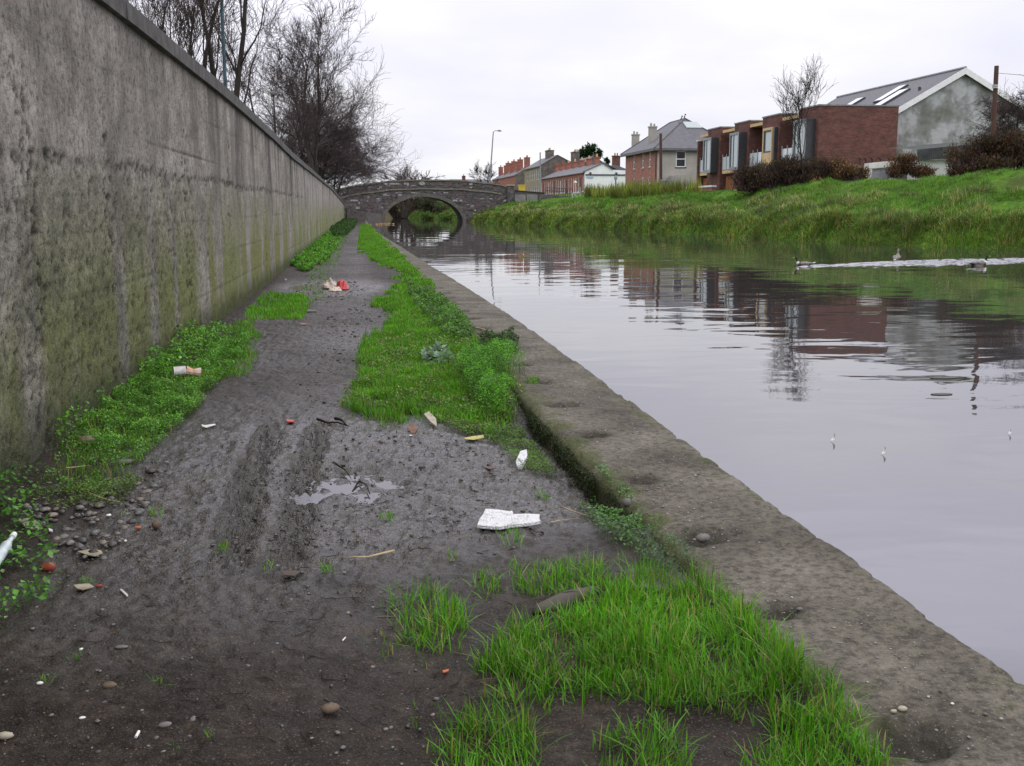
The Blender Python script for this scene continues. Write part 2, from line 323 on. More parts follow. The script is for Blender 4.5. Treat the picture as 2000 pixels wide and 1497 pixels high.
for (a_,b_2),wd_ in ((P_A,.10),(P_B,.12)):
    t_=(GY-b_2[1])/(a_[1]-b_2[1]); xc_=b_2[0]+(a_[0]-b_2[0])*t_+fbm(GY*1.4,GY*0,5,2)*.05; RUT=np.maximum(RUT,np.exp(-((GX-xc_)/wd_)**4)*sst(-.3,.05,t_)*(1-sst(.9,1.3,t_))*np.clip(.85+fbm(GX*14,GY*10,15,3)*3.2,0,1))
wet=wet*(.55+.9*np.clip(fbm(GX*1.6,GY*1.3,77,3)+.5,0,1))
V=np.stack([GX,GY,GZ],-1).reshape(-1,3)
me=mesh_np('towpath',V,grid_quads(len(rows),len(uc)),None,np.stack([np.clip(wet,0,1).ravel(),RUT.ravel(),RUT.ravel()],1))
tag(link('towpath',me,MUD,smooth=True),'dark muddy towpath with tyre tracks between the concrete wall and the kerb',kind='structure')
# puddles: sheets of standing water that meet the mud where it dips
def pudmat():
    m,t,b,o=newmat('puddle_water'); b.inputs['Base Color'].default_value=(.05,.043,.04,1); b.inputs['Roughness'].default_value=.03; b.inputs['IOR'].default_value=1.4
    bump(t,b,noise(t,coords(t,kind='World'),8,2),.1,.01); return m
PUDM=pudmat()
def puddle(px,py,rx,ry,z,label):
    c=atz(px,py); n=40; vs=[(c[0],c[1],z)]
    for k in range(n):
        a=2*math.pi*k/n; r=1+.25*math.sin(3*a+px)+.1*math.sin(7*a); vs.append((c[0]+rx*r*math.cos(a),c[1]+ry*r*math.sin(a),z))
    b=MB(); b.add(vs,[(0,1+k,1+(k+1)%n) for k in range(n)]); tag(b.build('puddle',PUDM),label,kind='structure')
def lowpct(px,py,rx,ry,p):
    c=atz(px,py); g=np.linspace(-1,1,60); A,B_=np.meshgrid(g,g); k=A*A+B_*B_<1; return np.percentile(ground_h(c[0]+A[k]*rx,c[1]+B_[k]*ry),p)
puddle(708,935,.62,.85,lowpct(708,938,.36,.42,36),'shallow puddle in the churned mud beyond the white board')
puddle(590,965,.13,.24,lowpct(590,965,.10,.2,30),'small puddle lying in the tyre rut')
puddle(636,566,.85,.85,lowpct(636,566,.75,.65,38),'gravelly puddle around the red and white bag')
# kerb
HOLES=[2.34,3.24,4.05,4.97,6.02,6.99,7.95,8.87,9.85,10.8,11.6,12.7,13.65,14.6,15.6,16.6,17.6]
def kerb_top(X,Y):
    z=.10+fbm(X*3,Y*1.2,41,3)*.012+fbm(X*22,Y*22,43,3)*.008
    pit=np.zeros_like(z)
    for i,hy in enumerate(HOLES):
        k=.75+.5*random.Random(i).random(); hx=1.34-.008*(hy-2); d=np.sqrt(((X-hx)/(.085*k))**2+((Y-hy)/(.075*k))**2)
        d=d+fbm(X*14,Y*14,50+i,3)*1.0; p=np.exp(-np.clip(d,0,9)**3); z=z-.055*p-.012*p*fbm(X*30,Y*30,57,3)*4; pit=np.maximum(pit,np.exp(-np.clip(d*.8,0,9)**3))
    return z,pit
rk=list(np.arange(-6,1.6,.12)); y=1.6
while y<112: rk.append(y); y+=max(.014,y*.006)
rk=np.array(rk); nt_=56; xl=kxl(rk)+fbm(rk*6,rk*0,61,4,.6)*.035-np.clip(fbm(rk*1.9,rk*0+4,63,2),.12,1)*.10+.012; xr=kxr(rk)+fbm(rk*5,rk*0+9,66,5,.65)*.05
tt=np.linspace(0,1,nt_); KX=xl[:,None]+(xr-xl)[:,None]*tt; KY=np.repeat(rk[:,None],nt_,1); KZ,pit=kerb_top(KX,KY)
wd=(xr-xl)[:,None]; ed=np.minimum(tt*wd,(1-tt)*wd); KZ=KZ-.03*np.exp(-(ed/.022)**1.5)-.012*(fbm(KX*9,KY*9,71,3)>.08)*np.exp(-(ed/.10)**2)
mossL=np.exp(-((tt*wd)/.16)**2)+.5*np.exp(-(((1-tt)*wd)/.20)**2)
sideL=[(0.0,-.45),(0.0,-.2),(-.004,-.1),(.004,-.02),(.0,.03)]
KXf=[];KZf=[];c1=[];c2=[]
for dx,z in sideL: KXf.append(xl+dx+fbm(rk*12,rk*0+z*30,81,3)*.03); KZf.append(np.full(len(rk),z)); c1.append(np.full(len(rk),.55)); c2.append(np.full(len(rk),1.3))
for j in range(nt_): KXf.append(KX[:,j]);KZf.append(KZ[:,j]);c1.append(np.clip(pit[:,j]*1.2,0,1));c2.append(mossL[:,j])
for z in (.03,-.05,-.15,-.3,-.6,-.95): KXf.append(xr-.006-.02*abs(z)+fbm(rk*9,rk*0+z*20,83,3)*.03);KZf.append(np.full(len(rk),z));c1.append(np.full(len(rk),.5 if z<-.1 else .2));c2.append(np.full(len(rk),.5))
KXf=np.array(KXf).T;KZf=np.array(KZf).T; nc=KXf.shape[1]; c1=np.array(c1).T;c2=np.array(c2).T
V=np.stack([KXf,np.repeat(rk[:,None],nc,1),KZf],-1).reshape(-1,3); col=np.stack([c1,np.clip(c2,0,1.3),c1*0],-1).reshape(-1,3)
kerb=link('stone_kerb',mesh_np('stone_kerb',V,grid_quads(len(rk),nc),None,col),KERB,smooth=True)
tag(kerb,'long worn concrete kerb with a row of pits along the canal edge','kerb')
# concrete wall
rw=list(np.arange(-6,2.5,.2)); y=2.5
while y<112: rw.append(y); y+=max(.02,y*.0055)
rw=np.array(rw); nz=135; tz=np.linspace(0,1,nz); top=walltop(rw)-.0; WZ=-.3+(top[:,None]-.16+.3)*tz; WY=np.repeat(rw[:,None],nz,1)
seam=1.68+fbm(rw*.9,rw*0,91,3)[:,None]*.07; seam2=1.92+.0*rw[:,None]; seams=[2.35,1.25,.85,.45]
low=sst(.0,.12,seam-WZ)*(1-sst(9,15,WY)); rough=fbm(WY*13,WZ*13,93,4,.6)
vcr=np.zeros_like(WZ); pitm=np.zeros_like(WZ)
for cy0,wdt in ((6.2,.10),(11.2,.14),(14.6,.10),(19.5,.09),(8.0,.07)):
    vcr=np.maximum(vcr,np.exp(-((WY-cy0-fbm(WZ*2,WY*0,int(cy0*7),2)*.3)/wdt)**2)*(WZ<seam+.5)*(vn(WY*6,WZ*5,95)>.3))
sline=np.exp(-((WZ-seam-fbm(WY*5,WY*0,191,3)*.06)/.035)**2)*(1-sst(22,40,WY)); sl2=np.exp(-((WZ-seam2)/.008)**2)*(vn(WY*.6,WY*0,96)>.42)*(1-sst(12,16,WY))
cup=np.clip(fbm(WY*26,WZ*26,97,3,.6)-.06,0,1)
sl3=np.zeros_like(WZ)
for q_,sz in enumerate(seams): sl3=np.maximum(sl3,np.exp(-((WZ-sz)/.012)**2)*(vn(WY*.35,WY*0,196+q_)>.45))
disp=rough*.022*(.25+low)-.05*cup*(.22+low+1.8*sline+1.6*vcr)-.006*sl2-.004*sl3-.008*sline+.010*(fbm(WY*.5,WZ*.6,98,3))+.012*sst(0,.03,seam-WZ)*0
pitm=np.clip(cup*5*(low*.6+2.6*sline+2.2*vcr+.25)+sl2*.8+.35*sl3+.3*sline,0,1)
# dark water marks running down from the coping, as separate stains
stn=np.zeros_like(WZ)
WXX=wallx(rw)[:,None]+disp
V=np.stack([WXX,WY,WZ],-1).reshape(-1,3)
wallo=thing('concrete_wall','tall weathered concrete wall running along the left of the path','wall',(-1.9,0,0))
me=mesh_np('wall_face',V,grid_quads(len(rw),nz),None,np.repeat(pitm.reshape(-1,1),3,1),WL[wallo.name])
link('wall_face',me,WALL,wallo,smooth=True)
bk=MB(); n=len(rw)
for i in range(0,n-8,8):
    a,b_=rw[i],rw[min(i+8,n-1)]
    bk.hexa([(wallx(a)-.36,a,-.3),(wallx(a)-.04,a,-.3),(wallx(b_)-.04,b_,-.3),(wallx(b_)-.36,b_,-.3),(wallx(a)-.36,a,walltop(a)-.17),(wallx(a)-.04,a,walltop(a)-.17),(wallx(b_)-.04,b_,walltop(b_)-.17),(wallx(b_)-.36,b_,walltop(b_)-.17)])
bk.build('wall_core',M('wall_core_concrete',(.16,.15,.14),(.1,.095,.085)),wallo)
# coping slabs along the wall top
COPM=M('coping_concrete',(.125,.12,.115),(.055,.052,.05),6,.9,.5,.01,5,lo=.3,hi=.7)
y=-6.; i=0
while y<111:
    L=1.83; b_=MB(); y1=min(y+L,111.5); g=.006
    r_=random.Random(i); dz=(r_.random()-.5)*.012; dx=(r_.random()-.5)*.01
    ya,yb=y+g,y1-g; P=[]
    for (ox,oz) in ((-.44,0),(.055,0),(.055,.135),(.02,.165),(-.40,.165),(-.44,.14)):
        P.append((ox,oz))
    va=[(wallx(ya)+ox+dx,ya,walltop(ya)-.165+oz+dz) for ox,oz in P]; vb=[(wallx(yb)+ox+dx,yb,walltop(yb)-.165+oz+dz) for ox,oz in P]
    k=len(P); b_.add(va+vb,[tuple(range(k)),tuple(range(k,2*k))[::-1]]+[(j,k+j,k+(j+1)%k,(j+1)%k) for j in range(k)])
    b_.build('coping_slab',COPM,wallo); y=y1; i+=1
# low wall across the end of the path
STONE=M('dark_rubble_stone',(.06,.052,.048),(.16,.145,.14),7,.9,.8,.05,5)
lw=MB(); pts=[(-1.5,108.5,1.28),(-.6,109,1.1),(.5,110,.95),(1.6,114,.75),(2.4,134,.6)]
for a,b_ in zip(pts[:-1],pts[1:]):
    lw.hexa([(a[0],a[1]-.0,-.9),(b_[0],b_[1],-.9),(b_[0]-.1,b_[1]+.5,-.9),(a[0]-.1,a[1]+.5,-.9),(a[0],a[1],a[2]),(b_[0],b_[1],b_[2]),(b_[0]-.1,b_[1]+.5,b_[2]),(a[0]-.1,a[1]+.5,a[2])])
tag(lw.build('low_wall',STONE,None,(0,109,0)),'low dark stone wall closing the far end of the towpath','wall')
# ------------------------------------------------------------------ water
W1=atz(1566,521,-.35); W2=atz(2010,508.5,-.35)
xs=sorted(set(list(np.arange(-2,11,.8))+list(np.arange(11,25,.06))+list(np.arange(25,60,1.5))))
ys=sorted(set(list(np.arange(-20,29,1.2))+list(np.arange(29,41,.05))+list(np.arange(41,60,.8))+list(np.arange(60,200,4))+[200,260,330]))
xs=np.array(xs);ys=np.array(ys); WXg,WYg=np.meshgrid(xs,ys)
dv=(W2-W1)[:2]; Ln=np.linalg.norm(dv); dv/=Ln; s_=(WXg-W1[0])*dv[0]+(WYg-W1[1])*dv[1]; c_=-(WXg-W1[0])*dv[1]+(WYg-W1[1])*dv[0]
wid=np.clip(.28+.22*np.clip(s_,0,9),.1,1.5); env=np.exp(-(c_/wid)**4)*sst(-.25,.1,s_)
hz=env*(.060*(1-sst(0,14,s_)*.3))*(fbm(s_*1.3+c_*.6,c_*7,111,4,.6)*1.9+.4*np.sin(c_*15+fbm(s_*2,c_*2,112,2)*6))
# spreading ripples from the ducks towards the near bank
rr=np.exp(-np.clip(-c_-.3,0,99)/5)*(c_<0)*sst(-1,2,s_+.4*(-c_)); hz=hz+rr*.006*np.sin(c_*6.5+fbm(s_*.5,c_*.5,113,2)*4)*(fbm(s_*.4,c_*.5,114,2)+.7)
V=np.stack([WXg,WYg,-.35+hz],-1).reshape(-1,3)
tag(link('canal_water',mesh_np('canal_water',V,grid_quads(len(ys),len(xs))),WATER,smooth=True),kind='structure')
# ------------------------------------------------------------------ far bank and land
def ex(Y): return np.interp(Y,[-40,0,25,41,57,70,86,107,130,142,160,175,186,330],[36,33,30,26.7,22.3,21,19.6,15.4,13.2,13.1,12.3,8.5,7.2,-12])
def cx(Y): return np.interp(Y,[-40,25,41,51,63,75,90,105,125,133,142,160,186,330],[47,42,37.5,34,31,28.5,26.5,23.8,20,18.5,18.2,17,13,-4])
def cz(Y): return np.interp(Y,[-40,25,41,51,63,75,90,105,125,133,142,186,330],[3.4,3.4,3.3,3.15,2.85,2.45,2.25,2.05,1.82,1.75,1.9,1.9,2.0])
def bank_h(X,Y):
    X=np.asarray(X,float);Y=np.asarray(Y,float); e=ex(Y);c=cx(Y);h=cz(Y); t=(X-e)/(c-e)
    z=-.75+.95*sst(-.10,.12,t)+np.clip(t,0,1)**.8*(h-.1-.0)*1.0
    z=np.where(t>1,h-.1+.2+(3.0-h-.1)*sst(1,2.2,t),z)
    lump=fbm(X*.5,Y*.35,121,4)*.9+fbm(X*1.7,Y*1.3,122,3)*.5
    return z+lump*sst(-.05,.15,t)*(1-sst(.9,1.8,t)*.8)
GRASSY=None
def bankmat():
    m,t,b,o=newmat('bank_turf'); v=coords(t,kind='World'); n1=noise(t,v,.35,4); n2=noise(t,v,2.5,5); n3=noise(t,v,14,4)
    c=ramp(t,n2,[(.3,(.035,.07,.010)),(.5,(.07,.16,.014)),(.7,(.11,.23,.02))])
    c=mixc(t,ramp(t,n1,[(.5,(0,0,0)),(.66,(.7,.7,.7))]),c,(.075,.08,.025)); c=mixc(t,.6,c,ramp(t,n3,[(.3,(.5,.5,.5)),(.7,(1.4,1.4,1.4))]),'MULTIPLY')
    t.links.new(c,b.inputs['Base Color']); b.inputs['Roughness'].default_value=.95; b.inputs['Specular IOR Level'].default_value=.1; bump(t,b,n3,.9,.15); return m
BANKM=bankmat()
yb=np.concatenate([np.arange(-40,38,2.),np.arange(38,135,.45),np.arange(135,330,3.)]); tb=np.concatenate([np.linspace(-.25,1.2,46),np.linspace(1.25,2.4,14),[5,20]])
BX=ex(yb)[:,None]+(cx(yb)-ex(yb))[:,None]*tb; BX[:,-1]=600; BX[:,-2]=140; BY=np.repeat(yb[:,None],len(tb),1); BZ=bank_h(BX,BY)
tag(link('canal_bank',mesh_np('canal_bank',np.stack([BX,BY,BZ],-1).reshape(-1,3),grid_quads(len(yb),len(tb))),BANKM,smooth=True),'grassy far bank of the canal',kind='structure')
b_=MB()
b_.box(-600,-60,-.5,-2.1,340,1.25); tag(b_.build('field',BANKM),kind='structure')
b_=MB(); b_.add([(-4000,-3000,-1.0),(4000,-3000,-1.0),(4000,5500,-1.0),(-4000,5500,-1.0)],[(0,1,2,3)]); tag(b_.build('ground',BANKM),kind='structure')
b_=MB(); b_.add([(-900,325,1.2),(900,325,3.0),(900,1500,6),(-900,1500,5)],[(0,1,2,3)]); tag(b_.build('far_ground',BANKM),kind='structure')
# left bank seen through the arch
b_=MB(); 
pl=[(-2.1,141,1.4),(2.0,142,1.2),(3.2,160,1.3),(4.0,176,1.4),(4.2,200,1.6),(-2.1,330,1.6)]; pw=[(-2.1,141,-.7),(2.4,142,-.7),(4.2,160,-.7),(5.4,176,-.7),(5.6,200,-.7),(-2,330,-.7)]
for i in range(len(pl)-1): b_.add([pw[i],pw[i+1],pl[i+1],pl[i]],[(0,1,2,3)]); 
b_.add(pl,[tuple(range(len(pl)))[::-1]])
tag(b_.build('left_bank',M('dead_leaf_bank',(.10,.06,.03),(.05,.07,.02),.8,.95,.6,.1)),kind='structure')
# ================================================================== vegetation helpers
def in_poly(px,py,poly):
    ins=np.zeros(px.shape,bool); n=len(poly)
    for i in range(n):
        x1,y1=poly[i];x2,y2=poly[(i+1)%n]
        c=((y1>py)!=(y2>py))&(px<(x2-x1)*(py-y1)/((y2-y1)+1e-12)+x1); ins^=c
    return ins
def sample(pix,z,dens,jit=.04,powr=0.,seed=0,maxn=60000):
    P=np.array([atz(x,y,z)[:2] for x,y in pix]); lo=P.min(0);hi=P.max(0); n=int(min(maxn*8,np.prod(hi-lo)*dens))
    r=np.random.default_rng(seed); 
    if powr: # density falls with distance
        u=r.random(n); y0,y1=max(lo[1],.5),hi[1]; Y=y0*(y1/y0)**u; X=lo[0]+(hi[0]-lo[0])*r.random(n)
    else: X=lo[0]+(hi[0]-lo[0])*r.random(n); Y=lo[1]+(hi[1]-lo[1])*r.random(n)
    sc=np.clip(Y/6,.5,2.5); jx=fbm(X*5,Y*5/sc,seed+3,3)*jit*7*sc**.5+r.normal(0,jit*.55,len(X)); jy=fbm(X*5+50,Y*5/sc,seed+4,3)*jit*9*sc+r.normal(0,jit*.9,len(X))*sc
    k=in_poly(X+jx,Y+jy,P); return X[k],Y[k]
def palette(n,cols,wts,r,var=.25):
    idx=r.choice(len(cols),n,p=np.array(wts)/sum(wts)); c=np.array(cols)[idx]; return c*(1+(r.random((n,1))-.5)*2*var)
def blades(name,X,Y,Z,L,Wd,col,seed=0,lean=.35,curl=.5,segs=2,parent=None,off=None,mat=None,dirbias=None):
    r=np.random.default_rng(seed+99); n=len(X); a=r.random(n)*2*math.pi; ln=np.abs(r.normal(0,lean,n))
    d=np.stack([np.cos(a),np.sin(a)],1)
    if dirbias is not None: d=d+dirbias
    sd=np.stack([-np.sin(a+r.normal(0,.6,n)),np.cos(a+r.normal(0,.6,n))],1)
    P0=np.stack([X,Y,Z],1); V=[]; 
    for k in range(segs+1):
        t=k/segs; hor=(ln*t+curl*ln*t*t)*L; up=L*t*np.cos(np.clip(ln*.8,0,1.3))*(1-.35*np.clip(ln,0,1)*t)
        c=P0.copy(); c[:,:2]+=d*hor[:,None]; c[:,2]+=up
        if k<segs:
            w_=Wd*(1-.35*t)/2; s3=np.zeros((n,3)); s3[:,:2]=sd*w_[:,None]; V.append(c-s3); V.append(c+s3)
        else: V.append(c)
    m=2*segs+1; VV=np.stack(V,1).reshape(-1,3); b=np.arange(n)*m; q=[];
    for k in range(segs-1): q.append(np.stack([b+2*k,b+2*k+1,b+2*k+3,b+2*k+2],1))
    tr=np.stack([b+2*segs-2,b+2*segs-1,b+2*segs],1)
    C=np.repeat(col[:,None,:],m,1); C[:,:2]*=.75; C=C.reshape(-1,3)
    me=mesh_np(name,VV,np.concatenate(q) if q else None,tr,C,off if off is not None else (WL[parent.name] if parent is not None else None))
    return link(name,me,mat or FOL,parent,off)
def leaves(name,X,Y,Z,size,col,seed=0,tilt=.5,aspect=.65,parent=None,off=None,mat=None,roll=None):
    r=np.random.default_rng(seed+199); n=len(X); a=r.random(n)*2*math.pi; el=r.normal(.25,tilt,n)
    d=np.stack([np.cos(a)*np.cos(el),np.sin(a)*np.cos(el),np.sin(el)],1); s=np.stack([-np.sin(a),np.cos(a),r.normal(0,.35,n)],1); s/=np.linalg.norm(s,axis=1)[:,None]
    up=np.cross(d,s); P=np.stack([X,Y,Z],1); sz=size[:,None] if hasattr(size,'__len__') else size
    v0=P; v1=P+d*sz*.45+s*sz*aspect*.5+up*sz*.10; v2=P+d*sz; v3=P+d*sz*.45-s*sz*aspect*.5+up*sz*.10
    VV=np.stack([v0,v1,v2,v3],1).reshape(-1,3); b=np.arange(n)*4; tr=np.concatenate([np.stack([b,b+1,b+2],1),np.stack([b,b+2,b+3],1)])
    me=mesh_np(name,VV,None,tr,np.repeat(col,4,0),off if off is not None else (WL[parent.name] if parent is not None else None)); return link(name,me,mat or FOL,parent,off)
GR=[(.085,.27,.012),(.125,.35,.018),(.055,.17,.012),(.17,.31,.03),(.30,.27,.10)]
def grass_patch(pix,dens,L,Wd,label,seed,z=.04,powr=0,wts=(5,4,3,2,1.3),jit=.04,lodw=True,extra=0):
    X,Y=sample(pix,z,dens,jit,powr,seed); r=np.random.default_rng(seed); 
    # clumping
    k=r.random(len(X))<np.clip(.30+2.6*(fbm(X*7,Y*7,seed+8,3)+.16),.04,1); X,Y=X[k],Y[k]
    n=len(X); Z=surf(X,Y)-.004
    clump=.65+.7*(vn(X*7,Y*7,seed+5)); l=L*(.45+.75*r.random(n))*clump
    f=np.clip(Y/5.5,1,6)**.75 if lodw else np.ones(n)
    c=palette(n,GR,wts,r); c*= (.75+.5*vn(X*3,Y*3,seed+6))[:,None]
    o=blades('grass_patch',X,Y,Z,l,Wd*f*(.7+.6*r.random(n)),c,seed,.42,.6,3,off=np.array([X.mean(),Y.mean(),0]))
    return tag(o,label,kind='stuff')
def surf(X,Y):
    z=ground_h(X,Y,False); on=(X>kxl(Y)-.02); return np.where(on,np.maximum(.1,z),z)
def weed_patch(pix,dens,size,hgt,label,seed,z=.04,cols=None,wts=None,jit=.05,powr=0,name='chickweed_patch'):
    X,Y=sample(pix,z,dens,jit,powr,seed); r=np.random.default_rng(seed)
    fb=fbm(X*6,Y*5,seed+1,4); can=hgt*(.2+2.1*np.clip(fb+.30,0,1)); k=fb+r.normal(0,.05,len(X))>-.085; X,Y,can=X[k],Y[k],can[k]; n=len(X)
    Z=surf(X,Y)+can*(1-.75*r.random(n)**1.7)
    cols=cols or [(.09,.28,.018),(.15,.36,.03),(.19,.40,.07),(.045,.14,.014),(.26,.42,.18)]; wts=wts or (4,4,3,3,.8)
    c=palette(n,cols,wts,r); f=np.clip(Y/6,1,6)**.5
    c*=np.clip(.45+.75*(Z-surf(X,Y))/(can+1e-6),.3,1.2)[:,None]**.0
    c=c*(.45+1.0*vn(X*11,Y*9,seed+12))[:,None]; off=np.array([X.mean(),Y.mean(),0]); o=leaves(name,X,Y,Z,size*f*(.6+.8*r.random(n)),c,seed,.45,.72,off=off)
    tag(o,label,kind='stuff'); m2=n//7; idx=r.choice(n,m2,replace=False)
    st=blades('stems',X[idx],Y[idx],surf(X[idx],Y[idx]),(Z-surf(X,Y))[idx]*1.05+.01,.0018*f[idx],palette(m2,[(.07,.13,.03),(.12,.10,.04)],(3,1),r),seed+5,.5,.3,2,parent=o)
    tag(st,kind='stuff')
    return o
# ================================================================== BRIDGE
STB=M('bridge_stone',(.045,.04,.040),(.15,.135,.138),2.6,.9,.8,.06,5,lo=.3,hi=.7)
STL=M('pale_stone',(.20,.195,.20),(.36,.35,.36),5,.9,.4,.03)
STR=M('ring_stone',(.085,.08,.07),(.15,.14,.12),3,.9,.4,.03)
CAPM=M('mossy_capstone',(.12,.125,.085),(.20,.195,.16),3,.95,.4,.03)
BYF,BYB=135.,142.
ACX,AHS,ARZ=7.5,4.85,3.0   # arch centre, half span, rise above water
def ptop(X): return np.interp(X,[-3.2,-.6,3.4,7.35,12.4,16.2,17.9],[3.52,4.1,4.62,4.78,4.70,4.32,4.02])
def pstr(X): return ptop(X)-1.14
bridge=thing('stone_bridge','old rubble stone arch bridge with parapet and string course across the canal','bridge',(ACX,138.5,-.35))
def arch_z(X,hs=AHS,rz=ARZ): 
    t=np.clip(1-((X-ACX)/hs)**2,0,1); return -.5+ (rz+.15)*t**.5 if hs else 0
b_=MB(); xs_=np.linspace(-3.2,17.9,86); ins=lambda x: abs(x-ACX)<AHS
xs_=np.sort(np.concatenate([xs_,[ACX-AHS,ACX+AHS]]))
for yy,flip in ((BYF,0),(BYB,1)):
    for a,c in zip(xs_[:-1],xs_[1:]):
        m=(a+c)/2; za=arch_z(a) if abs(m-ACX)<AHS else -1.; zc_=arch_z(c) if abs(m-ACX)<AHS else -1.
        q=[(a,yy,za),(c,yy,zc_),(c,yy,pstr(c)),(a,yy,pstr(a))]; b_.add(q,[(0,1,2,3)])
for a,c in zip(xs_[:-1],xs_[1:]): b_.add([(a,BYF,pstr(a)),(c,BYF,pstr(c)),(c,BYB,pstr(c)),(a,BYB,pstr(a))],[(0,1,2,3)])
for x in (-3.2,17.9): b_.add([(x,BYF,-1),(x,BYB,-1),(x,BYB,pstr(x)),(x,BYF,pstr(x))],[(0,1,2,3)])
b_.build('spandrel_wall',STB,bridge)
b_=MB(); an=np.linspace(0,math.pi,40)
for a,c in zip(an[:-1],an[1:]):
    p=[(ACX+math.cos(t)*AHS,-.5+(ARZ+.15)*math.sin(t)) for t in (a,c)]
    b_.add([(p[0][0],BYF-.05,p[0][1]),(p[1][0],BYF-.05,p[1][1]),(p[1][0],BYB+.05,p[1][1]),(p[0][0],BYB+.05,p[0][1])],[(0,1,2,3)])
b_.build('arch_vault',M('shaded_vault_stone',(.016,.015,.014),(.035,.033,.03),3,.9),bridge)  # shade under the arch is put into this darker stone colour
b_=MB(); an=np.linspace(.02,math.pi-.02,47)
for a,c in zip(an[:-1],an[1:]):
    g=.002; Q=[]
    for yy in (BYF-.14,BYF+.05):
        for t,e in ((a+g,0),(c-g,0),(c-g,.42),(a+g,.42)): Q.append((ACX+math.cos(t)*(AHS+e),yy,-.5+(ARZ+.15+e)*math.sin(t)))
    b_.add(Q,[(0,1,2,3),(4,7,6,5),(0,4,5,1),(1,5,6,2),(2,6,7,3),(3,7,4,0)])
tag(b_.build('voussoirs',STR,bridge),kind='stuff')
for nm,yy0,yy1 in (('parapet',BYF+.0,BYF+.42),('parapet',BYB-.42,BYB)):
    b_=MB()
    for a,c in zip(xs_[:-1],xs_[1:]): b_.hexa([(a,yy0+.03,pstr(a)+.002),(c,yy0+.03,pstr(c)+.002),(c,yy1,pstr(c)+.002),(a,yy1,pstr(a)+.002),(a,yy0+.03,ptop(a)-.18),(c,yy0+.03,ptop(c)-.18),(c,yy1,ptop(c)-.18),(a,yy1,ptop(a)-.18)])
    b_.build(nm,STB,bridge)
b_=MB()
for i,(a,c) in enumerate(zip(np.arange(-3.2,17.1,.8),np.arange(-2.4,17.9,.8))):
    g=.012; j=.02*math.sin(i*7.1)
    for y0 in (BYF-.10,BYB-.50): b_.hexa([(a+g,y0,ptop(a)-.175+j),(c-g,y0,ptop(c)-.175+j),(c-g,y0+.62,ptop(c)-.175+j),(a+g,y0+.62,ptop(a)-.175+j),(a+g,y0,ptop(a)+j),(c-g,y0,ptop(c)+j),(c-g,y0+.62,ptop(c)+j),(a+g,y0+.62,ptop(a)+j)])
tag(b_.build('capstones',CAPM,bridge),kind='stuff')
b_=MB()
for i,(a,c) in enumerate(zip(np.arange(-3.2,17.1,.6),np.arange(-2.6,17.9,.6))):
    j=.015*math.sin(i*5.3); b_.hexa([(a+.01,BYF-.16,pstr(a)-.09+j),(c-.01,BYF-.16,pstr(c)-.09+j),(c-.01,BYF+.02,pstr(c)-.09+j),(a+.01,BYF+.02,pstr(a)-.09+j),(a+.01,BYF-.16,pstr(a)+.09+j),(c-.01,BYF-.16,pstr(c)+.09+j),(c-.01,BYF+.02,pstr(c)+.09+j),(a+.01,BYF+.02,pstr(a)+.09+j)])
tag(b_.build('string_course',CAPM,bridge),kind='stuff')
rd=random.Random(3)
for nm,mat,prob in (('rubble_stones',STB,.62),('pale_rubble_stones',STL,.24),('brown_rubble_stones',M('brown_stone',(.085,.06,.05),(.13,.10,.09),4,.9),.25)):
    b_=MB(); rd=random.Random(hash(nm)%7 if False else len(nm)*3); z=-.6; 
    while z<4.6:
        hh=rd.uniform(.16,.30); x=-3.1
        while x<17.5:
            ww=rd.uniform(.22,.62); xm=x+ww/2; zm=z+hh/2; inarch=(((xm-ACX)/(AHS+.5))**2+((zm+.5)/(ARZ+.62))**2)<1.02
            okk=zm<ptop(xm)-.32 and abs(zm-pstr(xm))>.22 and not inarch
            bias=(vn(np.array(xm*.35),np.array(zm*.6),131)*1.9+.05) if mat is STL else 1.
            if okk and rd.random()<prob*bias:
                d=rd.uniform(.02,.09); q=.03; y0=BYF-d+ (.03 if zm>pstr(xm) else 0)
                b_.add([(x+rd.uniform(0,.04),y0,z+rd.uniform(0,.04)),(x+ww-rd.uniform(.01,.05),y0,z+rd.uniform(0,.04)),(x+ww-rd.uniform(.01,.05),y0,z+hh-rd.uniform(.01,.05)),(x+rd.uniform(0,.04),y0,z+hh-rd.uniform(.01,.05)),
                 (x,BYF+.06,z),(x+ww,BYF+.06,z),(x+ww,BYF+.06,z+hh),(x,BYF+.06,z+hh)],[(0,1,2,3),(0,4,5,1),(1,5,6,2),(2,6,7,3),(3,7,4,0)])
            x+=ww
        z+=hh
    tag(b_.build(nm,mat,bridge),kind='stuff')
b_=MB(); b_.prism([(7.35+.42*math.cos(t),BYF-.05,4.28+.27*math.sin(t)) for t in np.linspace(0,2*math.pi,20,endpoint=False)],(0,-.06,0)); pq=b_.build('plaque',STL,bridge)
b_=MB(); n=20; o_=[(7.35+.42*math.cos(t),BYF-.14,4.28+.27*math.sin(t)) for t in np.linspace(0,2*math.pi,n,endpoint=False)]; i_=[(7.35+.35*math.cos(t),BYF-.14,4.28+.21*math.sin(t)) for t in np.linspace(0,2*math.pi,n,endpoint=False)]
b_.add(o_+i_+[(x,y+.03,z) for x,y,z in o_]+[(x,y+.03,z) for x,y,z in i_],[(k,(k+1)%n,n+(k+1)%n,n+k) for k in range(n)]+[(k,2*n+k,2*n+(k+1)%n,(k+1)%n) for k in range(n)]+[(n+k,n+(k+1)%n,3*n+(k+1)%n,3*n+k) for k in range(n)])
b_.build('rim',CAPM,pq)
b_=MB(); b_.box(17.9,BYF-.35,-.9,18.75,BYF+.6,4.0); b_.build('end_pier',STB,bridge)
